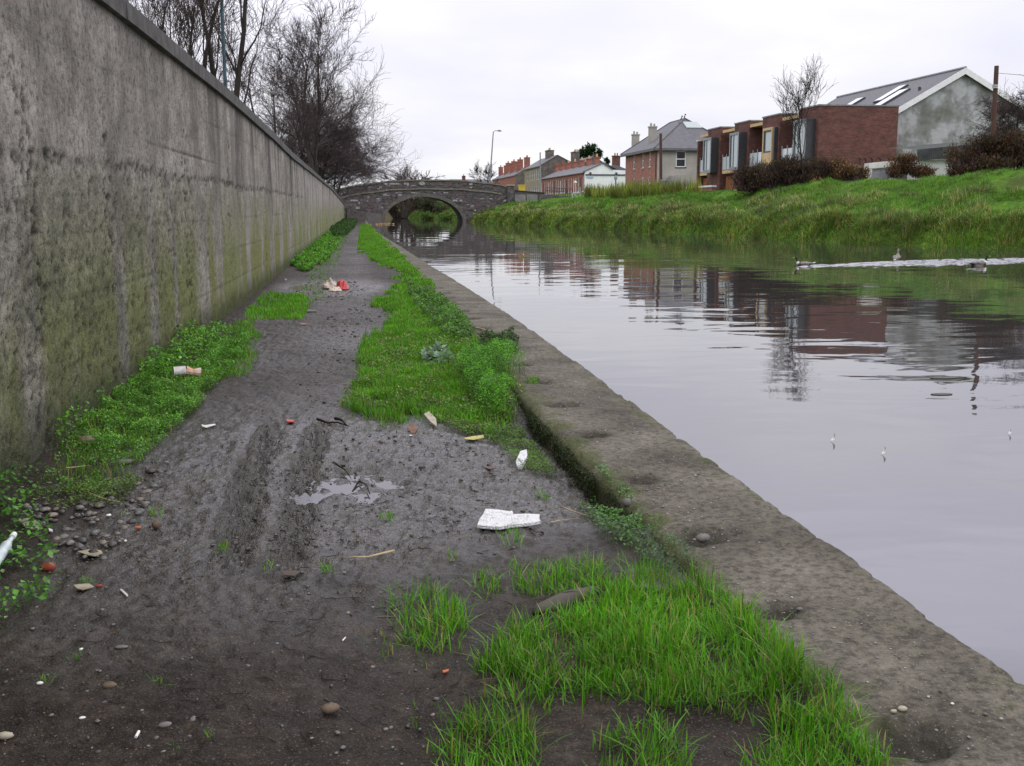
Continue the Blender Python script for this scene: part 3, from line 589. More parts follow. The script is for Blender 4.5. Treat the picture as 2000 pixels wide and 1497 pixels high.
b_=MB(); b_.hexa([(17.8,BYF-.45,4.002),(18.85,BYF-.45,4.002),(18.85,BYF+.7,4.002),(17.8,BYF+.7,4.002),(17.9,BYF-.35,4.2),(18.75,BYF-.35,4.2),(18.75,BYF+.6,4.2),(17.9,BYF+.6,4.2)]); b_.build('pier_cap',CAPM,bridge)
# approach road behind and land behind the left end
b_=MB(); b_.box(18.75,BYF+.5,-.5,33.,BYB,2.7); b_.box(-60,BYF+.5,-.6,-3.2,BYB,2.3); tag(b_.build('road',M('asphalt',(.05,.05,.052),None,8,.9)),kind='structure')
# approach wall with two pale panels, then a lower wall with railings
CONC=M('grey_concrete',(.13,.125,.12),(.075,.07,.065),1.5,.9,.4,.02,5); CONL=M('pale_concrete_panel',(.24,.235,.23),(.18,.175,.17),1.2,.9)
aw=thing('approach_wall','long dark concrete wall beyond the bridge pier with two pale panels and railings on top','wall',(22,134,1))
b_=MB(); q0=atY(997,372,134.6); q1=atY(1064,377,131.); 
b_.hexa([(18.76,134.7,.5),(q1[0],131.,.5),(q1[0],131.4,.5),(18.76,135.1,.5),(18.76,134.7,q0[2]-.12),(q1[0],131.,q1[2]-.12),(q1[0],131.4,q1[2]-.12),(18.76,135.1,q0[2]-.12)]); b_.build('wall_panel',CONC,aw)
b_=MB(); b_.hexa([(18.77,134.6,q0[2]-.118),(q1[0],130.9,q1[2]-.118),(q1[0],131.5,q1[2]-.118),(18.77,135.2,q0[2]-.118),(18.77,134.6,q0[2]+.03),(q1[0],130.9,q1[2]+.03),(q1[0],131.5,q1[2]+.03),(18.77,135.2,q0[2]+.03)]); b_.build('coping',M('dark_mossy_coping',(.04,.045,.02),(.02,.02,.015)),aw)
for xa,xb in ((1006,1027),(1029,1050)):
    Y0=np.interp(xa,[997,1064],[134.6,131.]);Y1=np.interp(xb,[997,1064],[134.6,131.]); A=atY(xa,380,Y0-.06);B_=atY(xb,380.5,Y1-.06)
    b_=MB(); b_.prism([(A[0],Y0-.08,1.2),(B_[0],Y1-.08,1.2),(B_[0],Y1-.08,B_[2]),(A[0],Y0-.08,A[2])],(0,.12,0)); b_.build('pale_panel',CONL,aw)
q2=atY(1064,380,131.); q3=atY(1116,384,126.)
b_=MB(); b_.hexa([(q2[0]+.01,131,.5),(q3[0],126,.5),(q3[0]+.3,126.2,.5),(q2[0]+.3,131.2,.5),(q2[0]+.01,131,q2[2]),(q3[0],126,q3[2]),(q3[0]+.3,126.2,q3[2]),(q2[0]+.3,131.2,q2[2])]); b_.build('low_wall_panel',CONC,aw)
IRON=M('dark_iron',(.03,.028,.03),None,5,.5); PALE=M('galvanised',(.42,.43,.45),(.3,.31,.33),8,.45,spec=.5)
rl=thing('railing','thin dark iron railing on the low wall in front of the red terrace','railing',(24,128,2.5))
for k in range(13):
    f=k/12; x=q2[0]+(q3[0]-q2[0])*f+.1; y=131-5*f; z=q2[2]+(q3[2]-q2[2])*f
    b_=MB(); b_.cyl(x,y,z,z+.85,.035,n=5); b_.build('baluster',IRON,rl)
for hh in (.45,.84):
    b_=MB(); b_.tube([(q2[0]+.1,131,q2[2]+hh),(q3[0]+.1,126,q3[2]+hh)],.028,5); b_.build('rail',IRON,rl)
g0=atY(1117,392,124); gt=thing('barrier','white tubular steel gate frame at the end of the low wall','barrier',tuple(g0))
G=lambda x,y: atY(x,y,124)
b_=MB(); b_.tube([G(1118,393),G(1118,378)],.07,6); b_.build('post',PALE,gt)
b_=MB(); b_.tube([G(1133,391),G(1133,366)],.055,6); b_.build('post',PALE,gt)
b_=MB(); b_.tube([G(1116,378),G(1133,377)],.06,6); b_.build('top_bar',PALE,gt)
b_=MB(); b_.tube([G(1121,379),G(1129,388)],.06,6); b_.build('brace',PALE,gt)
YEL=M('yellow_paint',(.62,.46,.06),(.5,.36,.05),4,.6)
y0=atY(1015,371,146); y1=atY(1026,363,146); b_=MB(); b_.hexa([(y0[0]+.1,146,2.6),(y1[0]-.1,146,2.6),(y1[0]-.1,147.2,2.6),(y0[0]+.1,147.2,2.6),(y0[0],145.9,y1[2]),(y1[0],145.9,y1[2]),(y1[0],147.3,y1[2]),(y0[0],147.3,y1[2])])
yb_=b_.build('grit_bin',YEL,None,(y0[0],146,2.6)); tag(yb_,'yellow bin showing above the approach wall beside the bridge','bin')
b_=MB(); b_.box(y0[0]-.06,145.84,y1[2]+.004,y1[0]+.06,147.36,y1[2]+.12); b_.build('lid',YEL,yb_)
# ================================================================== BUILDINGS
BR1=brickmat('red_brick_terrace',(.40,.14,.10),(.31,.10,.075),(.16,.12,.10))
BR2=brickmat('brown_brick_new',(.215,.088,.068),(.115,.058,.050),(.085,.06,.055))
BR3=brickmat('orange_brick_house',(.42,.18,.135),(.34,.14,.105),(.18,.14,.12))
SLATE=M('roof_slate',(.15,.147,.165),(.10,.098,.115),1.8,.7,.4,.02,5,stretch=(1,3,6)); RENDG=M('grey_render',(.36,.34,.315),(.29,.275,.25),.8,.95,.2,.01,5)
def gablemat():
    m,t,b,o=newmat('patchy_cement_render'); v=coords(t); n=noise(t,v,.42,5,.6); n2=noise(t,v,3,5,.6)
    c=ramp(t,n,[(.40,(.14,.143,.125)),(.49,(.225,.23,.225)),(.56,(.37,.375,.385))]); c=mixc(t,.5,c,ramp(t,n2,[(.3,(.72,.72,.72)),(.7,(1.2,1.2,1.2))]),'MULTIPLY')
    t.links.new(c,b.inputs['Base Color']); b.inputs['Roughness'].default_value=.95; return m
RENDP=gablemat(); WHITE=M('white_render',(.78,.79,.80),(.70,.71,.72),.8,.9); STONEH=M('house_stone',(.16,.14,.12),(.075,.065,.06),1.6,.9,.6,.04,5); STONEY=M('yellowish_stone',(.30,.25,.17),(.20,.165,.12),2,.9,.4,.03,5)
WPAINT=M('white_paint',(.75,.75,.76),(.66,.66,.67),3,.5); DKFR=M('charcoal_metal',(.045,.047,.052),(.03,.03,.034),3,.45,spec=.5); GREYFR=M('grey_zinc',(.23,.25,.27),(.18,.20,.215),2,.5,spec=.5)
WOODO=M('orange_timber',(.34,.15,.06),(.22,.09,.035),3,.7,stretch=(6,6,.4)); WOODP=M('pale_plywood',(.62,.45,.25),(.52,.37,.20),2,.7); BEAM=M('new_timber',(.60,.42,.22),(.48,.33,.17),3,.7)
LEAD=M('lead_cap',(.22,.24,.24),(.15,.165,.165),2,.6,spec=.4); POTM=M('clay_pot',(.55,.40,.22),(.38,.24,.13),8,.9); POTR=M('red_clay_pot',(.30,.10,.06),None,8,.9)
m,t,b,o=newmat('window_glass'); b.inputs['Base Color'].default_value=(.02,.022,.025,1); b.inputs['Roughness'].default_value=.04; b.inputs['IOR'].default_value=1.9; GLASS=m
m,t,b,o=newmat('white_blind_glass'); b.inputs['Base Color'].default_value=(.55,.60,.62,1); b.inputs['Roughness'].default_value=.12; b.inputs['IOR'].default_value=1.6; GLASSW=m
m,t,b,o=newmat('big_pane'); b.inputs['Base Color'].default_value=(.30,.36,.37,1); b.inputs['Roughness'].default_value=.05; b.inputs['IOR'].default_value=2.1; GLASSB=m
def face(mb,p0,u,width,z0,ztop,holes,nrm,reveal=.12):
    """one facade with openings. p0 corner, u unit dir, nrm outward; holes (a,b,c,d) = u0,u1,z0,z1; ztop number or function of u"""
    us=sorted(set([0,width]+[h[0] for h in holes]+[h[1] for h in holes])); zt=(lambda q:ztop) if not callable(ztop) else ztop
    zs=sorted(set([z0]+[h[2] for h in holes]+[h[3] for h in holes])); P=lambda a,z,d=0:(p0[0]+u[0]*a-nrm[0]*d,p0[1]+u[1]*a-nrm[1]*d,z)
    for a,c in zip(us[:-1],us[1:]):
        for z,z2 in zip(zs,zs[1:]+[None]):
            if z2 is None: mb.add([P(a,z),P(c,z),P(c,zt(c)),P(a,zt(a))],[(0,1,2,3)]); continue
            if any(h[0]<=a+1e-6 and h[1]>=c-1e-6 and h[2]<=z+1e-6 and h[3]>=z2-1e-6 for h in holes): continue
            mb.add([P(a,z),P(c,z),P(c,z2),P(a,z2)],[(0,1,2,3)])
    for a,c,z,z2 in holes:
        mb.add([P(a,z),P(c,z),P(c,z2),P(a,z2),P(a,z,reveal),P(c,z,reveal),P(c,z2,reveal),P(a,z2,reveal)],[(0,1,5,4),(1,2,6,5),(2,3,7,6),(3,0,4,7)])
def window(p0,u,nrm,h,parent,frame=WPAINT,glass=GLASS,bars=(0,1),fw=.07,depth=.10,sill=None,name='window'):
    a,c,z,z2=h; mb=MB(); 
    def bar(a0,a1,za,zb,d0=depth-.05,d1=depth+.02):
        pts=[(p0[0]+u[0]*q-nrm[0]*d,p0[1]+u[1]*q-nrm[1]*d) for q,d in ((a0,d0),(a1,d0),(a1,d1),(a0,d1))]
        mb.hexa([(x,y,za) for x,y in pts]+[(x,y,zb) for x,y in pts])
    bar(a,a+fw,z,z2);bar(c-fw,c,z,z2);bar(a+fw,c-fw,z,z+fw);bar(a+fw,c-fw,z2-fw,z2)
    for k in range(bars[0]): q=a+(c-a)*(k+1)/(bars[0]+1); bar(q-fw/2,q+fw/2,z+fw,z2-fw,depth-.03,depth)
    for k in range(bars[1]): q=z+(z2-z)*(k+1)/(bars[1]+1); bar(a+fw,c-fw,q-fw/2,q+fw/2,depth-.045,depth-.002)
    w_=mb.build(name,frame,parent); g=MB(); d=depth; P=lambda q,zz,dd:(p0[0]+u[0]*q-nrm[0]*dd,p0[1]+u[1]*q-nrm[1]*dd,zz)
    pp=[P(a+.02,z+.02,d),P(c-.02,z+.02,d),P(c-.02,z2-.02,d),P(a+.02,z2-.02,d)]; g.prism(pp,(-nrm[0]*.015,-nrm[1]*.015,0)); g.build('pane',glass,w_)
    if sill is not None:
        s_=MB(); pts=[(p0[0]+u[0]*q-nrm[0]*dd,p0[1]+u[1]*q-nrm[1]*dd) for q,dd in ((a-.08,-.08),(c+.08,-.08),(c+.08,.06),(a-.08,.06))]
        s_.hexa([(x,y,z-.12) for x,y in pts]+[(x,y,z-.004) for x,y in pts]); s_.build('sill',sill,w_)
    return w_
def chimney(x,y,z0,z1,wx,wy,parent,mat,pots=2,potm=POTM,axis=1):
    b_=MB(); b_.box(x-wx/2,y-wy/2,z0,x+wx/2,y+wy/2,z1); b_.box(x-wx/2-.07,y-wy/2-.07,z1+.002,x+wx/2+.07,y+wy/2+.07,z1+.16); c=b_.build('chimney',mat,parent)
    for k in range(pots):
        q=(k-(pots-1)/2)*.42; b_=MB(); b_.cyl(x+(0 if axis else q),y+(q if axis else 0),z1+.161,z1+.62,.13,.10,8); b_.build('chimney_pot',potm,c)
    return c
UY=(0,1);NX=(-1,0);UX=(1,0);NY=(0,-1)
# ---- four new brick houses
def box_house(Yn,L,label,style,depth=3.9,cw=5.5,Xf=34.1,zt=8.9,pitch=7.4):
    z0=2.2; h=thing('brick_town_house',label,'house',(Xf,Yn,z0),'new brick town houses facing the canal'); mb=MB()
    wz=(4.6,8.0); hole=(.9,2.7,4.95,7.7); lo=(1.0,2.0,2.6,3.7)
    hs=[hole] 
    face(mb,(Xf,Yn),UY,depth,z0,zt,hs,NX,.18); face(mb,(Xf,Yn),UX,cw+1,z0,zt,[],NY)
    mb.add([(Xf,Yn+depth,z0),(Xf+cw+1,Yn+depth,z0),(Xf+cw+1,Yn+depth,zt),(Xf,Yn+depth,zt)],[(0,1,2,3)]); mb.add([(Xf+cw+1,Yn,z0),(Xf+cw+1,Yn+depth,z0),(Xf+cw+1,Yn+depth,zt),(Xf+cw+1,Yn,zt)],[(0,1,2,3)])
    mb.build('wall',BR2,h)
    b_=MB(); b_.box(Xf-.06,Yn-.06,zt+.002,Xf+cw+1.05,Yn+depth+.06,zt+.11); b_.build('parapet_cap',LEAD,h)
    if style=='oriel': # projecting zinc box window
        X0=Xf-.75; f=MB(); ya,yb_2=Yn+.55,Yn+2.95; za,zb=4.7,8.0; tk=.14
        f.box(X0,ya,za,Xf+.02,ya+tk,zb); f.box(X0,yb_2-tk,za,Xf+.02,yb_2,zb); f.box(X0,ya+tk,zb-tk,Xf+.02,yb_2-tk,zb); f.box(X0,ya+tk,za,Xf+.02,yb_2-tk,za+tk+.1)
        bay=f.build('box_window',DKFR,h); 
        f=MB(); 
        for (a,c,e,g_) in ((ya-.03,ya+.20,za-.02,zb+.02),(yb_2-.20,yb_2+.03,za-.02,zb+.02),(ya+.2,yb_2-.2,zb-.2,zb+.02),(ya+.2,yb_2-.2,za-.02,za+.28)): f.box(X0-.03,a,e,X0-.002,c,g_)
        f.build('facing_frame',GREYFR,bay); g=MB(); g.box(X0+.06,ya+tk,za+.2,X0+.085,yb_2-tk,zb-tk); g.build('pane',GLASSB,bay)
        g=MB(); g.box(X0+.02,(ya+yb_2)/2+.25,za+.2,X0+.055,(ya+yb_2)/2+.33,zb-tk); g.build('mullion',DKFR,bay)
    else: # boarded unfinished opening
        X0=Xf-.35; f=MB(); ya,yb_2=Yn+.75,Yn+2.85
        f.box(X0,ya,4.9,X0+.34,ya+.16,7.95); f.box(X0,yb_2-.16,4.9,X0+.34,yb_2,7.95); f.box(X0,ya+.16,7.75,X0+.34,yb_2-.16,7.95); bay=f.build('timber_window_frame',WOODP,h)
        g=MB(); g.box(X0+.02,ya+.16,3.7,X0+.09,yb_2-.16,5.9); g.build('plywood_board',WOODP,bay)
        g=MB(); g.box(X0+.12,ya+.16,5.901,X0+.16,yb_2-.16,7.749); g.build('pane',GLASSB,bay)
        g=MB(); 
        for a,c,e,k in ((ya+.16,ya+.3,5.9,7.75),(yb_2-.3,yb_2-.16,5.9,7.75),(ya+.3,yb_2-.3,5.9,6.04),(ya+.3,yb_2-.3,7.61,7.75)): g.box(X0+.05,a,e,X0+.118,c,k)
        g.build('inner_frame',DKFR,bay); g=MB(); g.box(Xf-.32,Yn+.28,4.6,Xf-.002,Yn+.5,7.9); g.build('side_trim',DKFR,h)
    # recessed bay behind with balcony
    yr0,yr1=Yn+depth+.01,Yn+pitch-.01; Xr=Xf+2.2; b_=MB(); face(b_,(Xr,yr0),UY,yr1-yr0,z0,zt-.6,[(.5,yr1-yr0-.5,5.2,7.4)],NX,.15); b_.build('recessed_wall',BR2,h)
    window((Xr,yr0),UY,NX,(.5,yr1-yr0-.5,5.2,7.4),h,GREYFR,GLASSB,(1,0))
    b_=MB(); b_.box(Xf+.1,yr0,4.55,Xr-.002,yr1,4.85); bal=b_.build('balcony_deck',BEAM,h)
    b_=MB(); b_.box(Xf+.05,yr0,zt-.55,Xr-.002,yr1,zt-.3); b_.build('roof_beam',BEAM,h)
    b_=MB(); b_.box(Xf+.12,yr0+.05,4.9,Xf+.15,yr1-.05,6.1); b_.build('glass_balustrade',GLASSW,bal)
    for k in range(4):
        yy=yr0+.1+(yr1-yr0-.2)*k/3; b_=MB(); b_.box(Xf+.06,yy-.03,4.86,Xf+.11,yy+.03,6.35); b_.build('balustrade_post',PALE,bal)
    b_=MB(); b_.box(Xf+.5,yr0,z0,Xf+.6,yr1,4.3); b_.build('garage_door',WOODO,h)
    for k in range(1,8):
        yy=yr0+(yr1-yr0)*k/8; b_=MB(); b_.box(Xf+.46,yy-.02,z0,Xf+.499,yy+.02,4.3); b_.build('door_batten',WOODO,h)
    return h
YN=[79.3,87.1,94.2,102.0]
labs=['nearest brown brick town house with dark box window beside the grey gable','brown brick town house with pale plywood under its window, behind the bushes','brown brick town house with grey framed box window, second from the slate hipped house','brown brick town house with box window, farthest one beside the grey rendered wall']
for yy,lb,st in zip(YN,labs,('oriel','board','oriel','oriel')): box_house(yy,0,lb,st,cw=(5.3 if yy<80 else 5.5),pitch=(7.4 if yy!=102.0 else 6.6))
# party wall with white cap past the last one
b_=MB(); b_.box(34.0,108.7,2.2,38,109.0,8.0); pw_=b_.build('party_wall',BR2,None,(34.0,108.7,2.2)); tag(pw_,'thin red brick end wall closing the new town house row','wall')
b_=MB(); b_.box(33.9,108.62,8.002,38.1,109.08,8.12); b_.build('cap',WPAINT,pw_)
# ---- gabled rendered house
gx0,gxm,gx1=40.75,46.06,51.8; gy0,gy1=80.4,103.; ez,az=8.65,11.72
gh=thing('gabled_house','large patchy grey rendered house with white barge boards and slate roof with skylights','house',(gxm,gy0,2))
b_=MB(); face(b_,(gx0,gy0),UX,gx1-gx0,2,lambda q:ez+(az-ez)*(1-abs(q-(gxm-gx0))/(gxm-gx0 if q<gxm-gx0 else gx1-gxm)),[(5.31,5.3101,2.5,2.6)],NY,.01)
b_.add([(gx0,gy0,2),(gx0,gy1,2),(gx0,gy1,ez),(gx0,gy0,ez)],[(0,1,2,3)]); b_.add([(gx1,gy0,2),(gx1,gy1,2),(gx1,gy1,ez),(gx1,gy0,ez)],[(0,1,2,3)]); b_.add([(gx0,gy1,2),(gx1,gy1,2),(gx1,gy1,ez),(gxm,gy1,az),(gx0,gy1,ez)],[(0,1,2,3,4)]); b_.build('wall',RENDP,gh)
def slab(p,th): # sloped slab from 4 top points
    v=np.array(p,float); return v
def roof_slab(mb,a,b2,c,d,th=.16):
    mb.hexa([(q[0],q[1],q[2]-th) for q in (a,b2,c,d)]+[a,b2,c,d])
b_=MB(); sl_=(az-ez)/(gxm-gx0); roof_slab(b_,(gx0-.35,gy0-.3,ez+.2-.35*sl_),(gxm,gy0-.3,az+.2),(gxm,gy1,az+.2),(gx0-.35,gy1,ez+.2-.35*sl_)); roof_slab(b_,(gxm,gy0-.3,az+.2),(gx1+.35,gy0-.3,ez+.2-.35*sl_),(gx1+.35,gy1,ez+.2-.35*sl_),(gxm,gy1,az+.2)); rf=b_.build('roof',SLATE,gh)
b_=MB(); b_.tube([(gxm,gy0-.31,az+.24),(gxm,gy1,az+.24)],.11,6); b_.build('ridge_tiles',LEAD,rf)
for sgn,xa in ((1,gx0-.36),(-1,gx1+.36)):
    b_=MB(); za=ez+.2-.35*sl_; b_.hexa([(xa,gy0-.36,za-.42),(gxm,gy0-.36,az-.24),(gxm,gy0-.301,az-.24),(xa,gy0-.301,za-.42),(xa,gy0-.36,za+.03),(gxm,gy0-.36,az+.23),(gxm,gy0-.301,az+.23),(xa,gy0-.301,za+.03)]); b_.build('barge_board',WPAINT,gh)
def roofpt(s,Y): return np.array([gx0+(gxm-gx0)*s,Y,ez+.2+(az-ez)*s])
for (s0,s1,ya,yb2,mt,nm) in ((.10,.62,84.6,86.2,GLASSW,'skylight'),(.36,.80,86.8,88.2,GLASSB,'skylight'),(.20,.66,93.,94.5,GLASSB,'skylight')):
    nv=np.array([-sl_,0,1.]);nv/=np.linalg.norm(nv); b_=MB(); q=[roofpt(s0,ya),roofpt(s0,yb2),roofpt(s1,yb2),roofpt(s1,ya)]; b_.hexa([x-nv*.02 for x in q]+[x+nv*.16 for x in q]); sk=b_.build(nm,DKFR,rf)
    q=[roofpt(s0+.02,ya+.1),roofpt(s0+.02,yb2-.1),roofpt(s1-.02,yb2-.1),roofpt(s1-.02,ya+.1)]; b_=MB(); b_.hexa([x+nv*.161 for x in q]+[x+nv*.19 for x in q]); b_.build('pane' if False else 'skylight_pane',GLASSW,rf)
b_=MB(); q=roofpt(.12,95.2); b_.cyl(q[0],q[1],q[2]-.1,q[2]+.45,.14); b_.build('vent_pipe',DKFR,rf); b_=MB(); q=roofpt(.52,82.2); b_.cyl(q[0],q[1],q[2]-.1,q[2]+.25,.12); b_.build('vent_pipe',DKFR,rf)
# ---- hipped house
hx0,hx1,hy0,hy1=33.6,42.6,122.7,138.; he=8.05; hz=3.0
hh_=thing('hipped_house','two storey house with orange brick front, grey rendered side and hipped slate roof','house',(hx0,hy0,hz))
WH=[(3.2,4.0,6.1,7.8),(9.6,10.4,6.1,7.8),(3.2,4.0,3.5,5.0),(9.6,10.4,3.5,5.0)]
WH=[(6.1,7.0,6.05,7.75),(3.0,3.9,6.05,7.75),(6.1,7.0,3.45,4.95),(3.0,3.9,3.45,4.95),(10.5,11.4,6.05,7.75),(10.5,11.4,3.45,4.95)]
WS=[(2.2,3.35,5.95,7.75),(1.0,1.5,3.6,4.6),(2.4,2.9,3.6,4.6)]
b_=MB(); face(b_,(hx0,hy0),UY,hy1-hy0,hz-.5,he,WH,NX); b_.build('front_wall',BR3,hh_)
b_=MB(); face(b_,(hx0,hy0),UX,hx1-hx0,hz-.5,he,WS,NY); b_.add([(hx1,hy0,hz-.5),(hx1,hy1,hz-.5),(hx1,hy1,he),(hx1,hy0,he)],[(0,1,2,3)]); b_.add([(hx0,hy1,hz-.5),(hx1,hy1,hz-.5),(hx1,hy1,he),(hx0,hy1,he)],[(0,1,2,3)]); b_.build('side_wall',RENDG,hh_)
for q in WH: window((hx0,hy0),UY,NX,q,hh_,WPAINT,GLASS,(0,1),.10,sill=RENDG)
for q in WS[:1]: window((hx0,hy0),UX,NY,q,hh_,WPAINT,GLASS,(0,1),.09,sill=DKFR)
for q in WS[1:]: window((hx0,hy0),UX,NY,q,hh_,WPAINT,GLASS,(0,0),.06)
o_=.55; rz=11.75; xm=(hx0+hx1)/2; A=[(hx0-o_,hy0-o_,he),(hx1+o_,hy0-o_,he),(hx1+o_,hy1+o_,he),(hx0-o_,hy1+o_,he)]; B1=(xm,hy0+4.6,rz);B2=(xm,hy1-4.6,rz)
b_=MB(); b_.add(A+[B1,B2],[(0,1,4),(1,2,5,4),(2,3,5),(3,0,4,5)]); b_.add([(x,y,z-.2) for x,y,z in A],[(3,2,1,0)]); b_.add(A+[(x,y,z-.2) for x,y,z in A],[(0,4,5,1),(1,5,6,2),(2,6,7,3),(3,7,4,0)]); rf=b_.build('roof',SLATE,hh_)
b_=MB(); 
for p_,q_ in ((A[0],B1),(A[1],B1),(B1,B2),(A[3],B2)): b_.tube([p_,q_],.10,5)
b_.build('ridge_tiles',DKFR,rf)
for x,y,w_ in ((xm,hy0+4.7,.5),(xm-.9,hy0+4.0,.25),(xm,hy0+6,.4),(xm-2.2,hy0+2.3,.25)):
    b_=MB(); zz=rz if x==xm else he+(rz-he)*(x-hx0)/(xm-hx0); b_.tube([(x-.1,y,zz-.1),(x,y,zz+w_*.6),(x+.1,y+.1,zz+w_)],[.09,.07,.12],5); b_.build('finial',DKFR,rf)
nv=np.array([0,-(rz-he),5.15]);nv/=np.linalg.norm(nv)
def hp(x,s): return np.array([x,hy0-o_+5.15*s,he+(rz-he)*s])
q=[hp(xm-.3,.66),hp(xm+1.6,.66),hp(xm+1.2,.86),hp(xm-.5,.86)]; b_=MB(); b_.hexa([x-nv*.02 for x in q]+[x+nv*.12 for x in q]); b_.build('skylight',GLASSB,rf)
b_=MB(); 
for p_,q_ in ((A[0],A[3]),(A[0],A[1])): b_.tube([(p_[0],p_[1],he-.26),(q_[0],q_[1],he-.26)],.08,5)
b_.build('gutter',DKFR,hh_)
b_=MB(); b_.cyl(hx0-.12,hy0+.3,hz,he-.2,.06,n=6); b_.build('drainpipe',DKFR,hh_)
c=chimney(34.6,128.8,he-.2,10.75,.85,.75,hh_,RENDG,0); c=chimney(34.9,138.2,he-1.5,10.45,.85,.75,hh_,RENDG,0)
for (x,y,z) in ((34.6,128.8,10.92),(34.9,138.2,10.62)): b_=MB(); b_.cyl(x-.2,y,z,z+.38,.14,.11,8); b_.cyl(x+.2,y,z,z+.3,.14,.11,8); b_.build('chimney_pot',RENDG,hh_)
# extension and cabinet-like garage in front of the hipped house
e0=atY(1312,344,121.5); e1=atY(1345,342,121.5); b_=MB(); b_.box(e0[0],117.5,hz-.6,e1[0]+.8,122.6,e0[2]); tag(b_.build('rendered_extension',RENDG,None,(e0[0],117.5,hz-.6)),'low grey rendered outbuilding in front of the grey side wall','outbuilding')
# boundary wall with white coping
bw=thing('boundary_wall','low red brick boundary wall with white coping in front of the hipped house','wall',(32.5,120,2.2))
b_=MB(); b_.box(32.4,99,2.0,32.7,150,3.25); b_.build('brickwork',BR3,bw); b_=MB(); b_.box(32.3,98.9,3.252,32.8,150.1,3.42); b_.build('coping',WPAINT,bw)
# ---- white gable house and the red brick terrace behind it
def cottage(i,Ya,Yb,label,first):
    X0=33.6; z0=2.9; ev=6.6; rg=8.0; Xr=36.6; h=thing('terraced_cottage',label,'house',(X0,Ya,z0),'single storey red brick terrace'); L=Yb-Ya
    hs=[(.7,1.5,3.8,6.0),(L/2-.45,L/2+.45,3.1,5.9),(L-1.5,L-.7,3.8,6.0)]; b_=MB(); face(b_,(X0,Ya),UY,L,z0,ev,hs,NX,.15); b_.build('front_wall',BR1,h)
    for k in (0,2): window((X0,Ya),UY,NX,hs[k],h,WPAINT,GLASS,(0,1),.1,sill=WPAINT)
    b_=MB(); a,c,z,z2=hs[1]; b_.box(X0+.08,Ya+a,z,X0+.14,Ya+c,z2); b_.build('door',WPAINT if i%2 else M('door_paint_%d'%i,(.03,.05,.04),None,4,.5),h)
    if not first: b_=MB(); b_.add([(X0,Ya,z0),(39.6,Ya,z0),(39.6,Ya,ev),(Xr,Ya,rg),(X0,Ya,ev)],[(0,1,2,3,4)]); b_.build('end_wall',BR1,h)
    b_=MB(); roof_slab(b_,(X0-.25,Ya+.01,ev+.02),(Xr,Ya+.01,rg+.12),(Xr,Yb-.01,rg+.12),(X0-.25,Yb-.01,ev+.02),.12); roof_slab(b_,(Xr,Ya+.01,rg+.12),(39.8,Ya+.01,ev+.02),(39.8,Yb-.01,ev+.02),(Xr,Yb-.01,rg+.12),.12); b_.build('roof',SLATE,h)
    chimney(Xr,Yb-.6,rg-.3,rg+1.0,.7,1.2,h,BR1,2,POTM if i<5 else POTR); return h
cl=['red brick cottage behind the white gable, nearest of the terrace','red brick cottage next to the one with the white gable','third red brick cottage of the terrace from the white gable','red brick cottage in the middle of the single storey terrace','fifth red brick cottage from the white gable','red brick cottage behind the railings near the pale pole','farthest red brick cottage against the grey stone house']
for i in range(7): cottage(i,164+i*5.9+(.0),164+(i+1)*5.9,cl[i],i==0)
wg=thing('white_gable_building','white rendered gable building at the near end of the red brick terrace','building',(33.6,163.4,2.9))
b_=MB(); b_.add([(33.55,163.4,2.5),(39.9,163.4,2.5),(39.9,163.4,6.9),(37.7,163.4,7.0),(36.4,163.4,7.95),(33.55,163.4,6.75)],[(0,1,2,3,4,5)]); b_.add([(33.55,163.4,2.5),(33.55,163.95,2.5),(33.55,163.95,6.75),(33.55,163.4,6.75)],[(0,1,2,3)]); b_.add([(39.9,163.4,2.5),(39.9,176,2.5),(39.9,176,6.9),(39.9,163.4,6.9)],[(0,1,2,3)]); b_.build('gable_wall',WHITE,wg)
b_=MB(); b_.box(33.6,163.25,6.15,39.9,163.398,6.32); b_.build('dark_band',DKFR,wg)
for x in (34.2,38.2): b_=MB(); b_.box(x,163.2,6.33,x+.3,163.39,6.6); b_.build('wall_light',DKFR,wg)
b_=MB(); b_.box(33.75,163.3,5.75,34.8,163.395,5.98); b_.build('street_sign',M('sign_blue',(.25,.35,.55),(.4,.47,.6),30,.5),wg)
b_=MB(); b_.hexa([(36.3,163.2,7.9),(37.8,163.2,6.95),(37.8,175,6.95),(36.3,175,7.9),(36.3,163.2,8.05),(37.8,163.2,7.1),(37.8,175,7.1),(36.3,175,8.05)]); b_.hexa([(33.3,163.2,6.65),(36.4,163.2,8.0),(36.4,163.9,8.0),(33.3,163.9,6.65),(33.3,163.2,6.78),(36.4,163.2,8.13),(36.4,163.9,8.13),(33.3,163.9,6.78)]); b_.build('roof_edge',SLATE,wg)
# far twin chimneys right of the white gable
cc=thing('far_house','distant low house with twin chimney pots to the right of the white gable','house',(42,185,3))
b_=MB(); b_.box(40.5,185,2.9,46,195,7.5); b_.build('wall',RENDG,cc); b_=MB(); b_.prism([(40.3,184.9,7.502),(46.2,184.9,7.502),(43.2,184.9,8.6)],(0,10.2,0)); b_.build('roof',SLATE,cc); chimney(43.6,186,8.,10.0,1.3,.7,cc,BR2,2,POTR,0)
